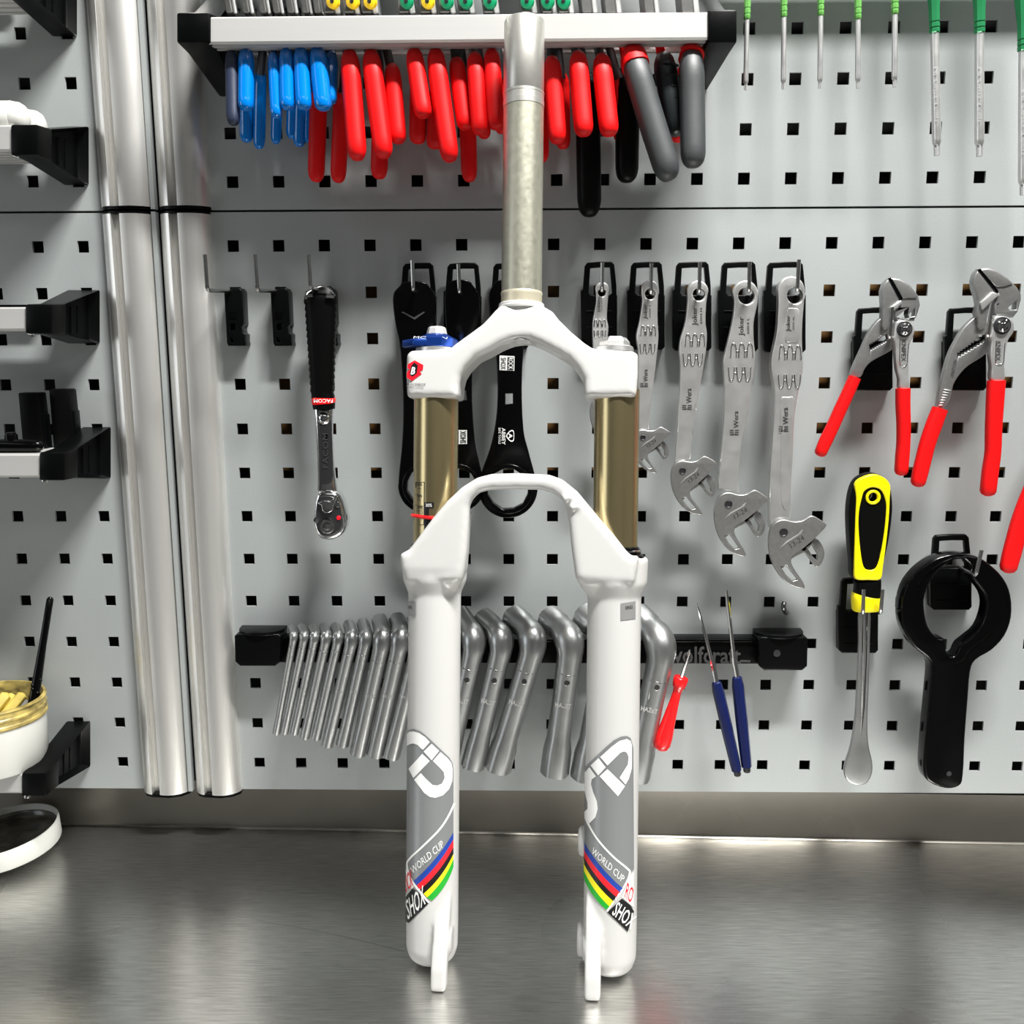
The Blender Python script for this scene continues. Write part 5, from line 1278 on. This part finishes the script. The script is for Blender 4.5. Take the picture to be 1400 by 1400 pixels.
SRt = [((851.2, 1214.4), (796, 1147.9)), ((848, 1220.3), (796, 1158)), ((843.7, 1227.4), (796, 1167.4)), ((840.2, 1233.7), (796, 1176.7)), ((834, 1239.8), (796, 1185)), ((828.5, 1243.5), (796, 1196))]
for k in range(5): stripe(SRt[k], SRt[k+1], sR[1], SCOL[k], (-5.5, 5.5))
lettering('lettering', 'WORLD CUP', (808, 1166.5), (851, 1207), (811.5, 1158), sR[1], 'decwhite', dr, .0, .0)
ob = flat_decal('name_box', [[(830.4, 1247.3), (849.9, 1228.7), (862, 1238), (867, 1246), (858.2, 1274)]], sR[1], 'decblack', lowers, cutx=2)
lettering('lettering', 'SHOX', (836, 1250), (862, 1271), (845, 1232), sR[2], 'decwhite', ob, .01)
ob = flat_decal('name_box_top', [[(851, 1227), (860, 1200), (866, 1192), (866, 1240), (862, 1237)]], sR[1], 'decwhite', lowers, cutx=2)
lettering('lettering', 'RO', (853.5, 1227), (863, 1236), (858, 1206), sR[2], 'decred', ob, .01)
o = flat_decal('model_sticker', [[(848.5, 825), (869, 822), (869, 846), (848.5, 848.5)]], sR[0], 'decsilver', lowers, cutx=2.5)
lettering('lettering', 'SERIES', (855, 833.5), (865, 832), (855, 829), sR[1], 'decblack', o)
# crown badge
cs = [fsurf(CF-.35-.12*k) for k in range(4)]
Bq = lambda p: zz(p, 540, 440, 7.78)
o = flat_decal('badge', [Bq([(210, 410), (302, 460), (297, 510), (262, 530), (286, 552), (180, 628), (125, 590), (130, 532), (160, 507), (133, 490), (138, 450)])], cs[0], 'decred', crown)
flat_decal('badge_core', [Bq([(205, 432), (245, 462), (232, 545), (190, 582), (158, 565), (160, 520), (172, 470)])], cs[1], 'decblack', o)
lettering('badge_letter', 'B', *Bq([(166, 560), (208, 560), (182, 480)]), cs[2], 'decwhite', o, .03)
lettering('lettering', 'BLACKBOX', *Bq([(117, 675), (325, 676), (122, 652)]), cs[1], 'decblack', crown, .0)
lettering('lettering', 'MOTION CONTROL', *Bq([(119, 706), (308, 708), (122, 688)]), cs[1], 'decblack', crown, .0)
# adjusters on top of the crown
xk, zk_ = fx(589, 479, 0)
g = G(); lathe(g, fl(-LX, 0, zct), EZ, [(-2, 15), (.8, 15), (1.2, 14)], 40); g.build('top_cap', 'steel', crown)
g = G(); lathe(g, fl(-LX, 0, zct+1), EZ, [(0, 14.5), (.5, 15.2), (6.2, 15.2), (7, 14.4), (9.5, 9.2), (10.2, 8.4)], 10); kn = g.build('compression_dial', 'blueknob', fork, smooth=25)
lv = [(-24, -3), (-24, 4), (-14, 10), (-6, 12), (-4, -10), (-14, -12)]
n = len(lv); g = G(); g.add([fl(-LX+a, b-4, zct+1.4) for a, b in lv]+[fl(-LX+a, b-4, zct+6.4) for a, b in lv], [(i, (i+1) % n, (i+1) % n+n, i+n) for i in range(n)]+[tuple(range(n)), tuple(range(n, 2*n))])
finish('dial_lever', bevelled(g.mesh(), .9), 'blueknob', kn)
g = G(); lathe(g, fl(-LX, 0, zct+11), EZ, [(0, 7.6), (4.5, 6.6), (5.6, 5.8), (5.8, 3)], 8); g.build('dial_knob', 'rail', kn, smooth=20)
lettering('lettering', 'MOTION', (565, 462.5), (611, 463.5), (566, 459.5), lambda px, py: fl(*( (lambda q: (q[0], -13.2, q[1]))(fx(px, py, -13.2)))), 'decwhite', kn)
g = G(); lathe(g, fl(LX-2, 0, zct), EZ, [(-2, 13.4), (1.4, 13.2), (2.2, 12.2)], 40); g.build('top_cap', 'steel', crown)
g = G(); lathe(g, fl(LX-2, 0, zct+2), EZ, [(0, 11), (3.4, 10.6), (6.4, 8.2), (7, 6)], 6); g.build('air_cap', 'steel', fork, smooth=15)
# sag scale and ring on the left stanchion
ss = [legsurf(-1, 16.15+.12*k) for k in range(3)]
Sq = lambda p: zz(p, 530, 430, 4.518)
for p in ([(172, 1034), (228, 1034), (228, 1038), (172, 1038)], [(224, 1034), (228, 1034), (225, 1300), (221, 1300)], [(172, 1034), (176, 1034), (175, 1070), (171, 1070)], [(198, 1297), (225, 1297), (225, 1301), (198, 1301)],
          [(183, 1072), (204, 1072), (204, 1075), (183, 1075)], [(168, 1110), (190, 1110), (190, 1113), (168, 1113)], [(180, 1142), (202, 1142), (202, 1145), (180, 1145)], [(164, 1176), (188, 1176), (188, 1179), (164, 1179)], [(176, 1210), (198, 1210), (198, 1213), (176, 1213)]):
    flat_decal('scale_line', [Sq(p)], ss[0], 'decblack', legs_c[0], cutx=2)
for y in (1058, 1130, 1198):
    lettering('lettering', '30%', *Sq([(180, y), (212, y), (180, y-17)]), ss[0], 'decblack', legs_c[0], .005)
lettering('lettering', '80MM/SID', *Sq([(205, 1180), (205, 1270), (217, 1180)]), ss[0], 'decblack', legs_c[0])
o = flat_decal('scale_block', [Sq([(227, 1160), (286, 1160), (284, 1195), (255, 1197), (253, 1245), (288, 1247), (286, 1345), (225, 1345)])], ss[0], 'decblack', legs_c[0], cutx=2)
lettering('lettering', '30%', *Sq([(234, 1188), (274, 1188), (234, 1168)]), ss[1], 'decwhite', o)
zo = zc(708, -16)
g = G(); RR = 16.9; vs = []; n = 48; m_ = 8
for k in range(n):
    a = 2*math.pi*k/n
    for j in range(m_):
        b = 2*math.pi*j/m_; rr = RR+1.25*math.cos(b); vs.append(fl(-LX+rr*math.cos(a), rr*math.sin(a), zo+1.25*math.sin(b)-1.3*math.cos(a)))
g.add(vs, [(k*m_+j, k*m_+(j+1) % m_, ((k+1) % n)*m_+(j+1) % m_, ((k+1) % n)*m_+j) for k in range(n) for j in range(m_)])
g.build('sag_ring', 'redlid', fork, smooth=60)
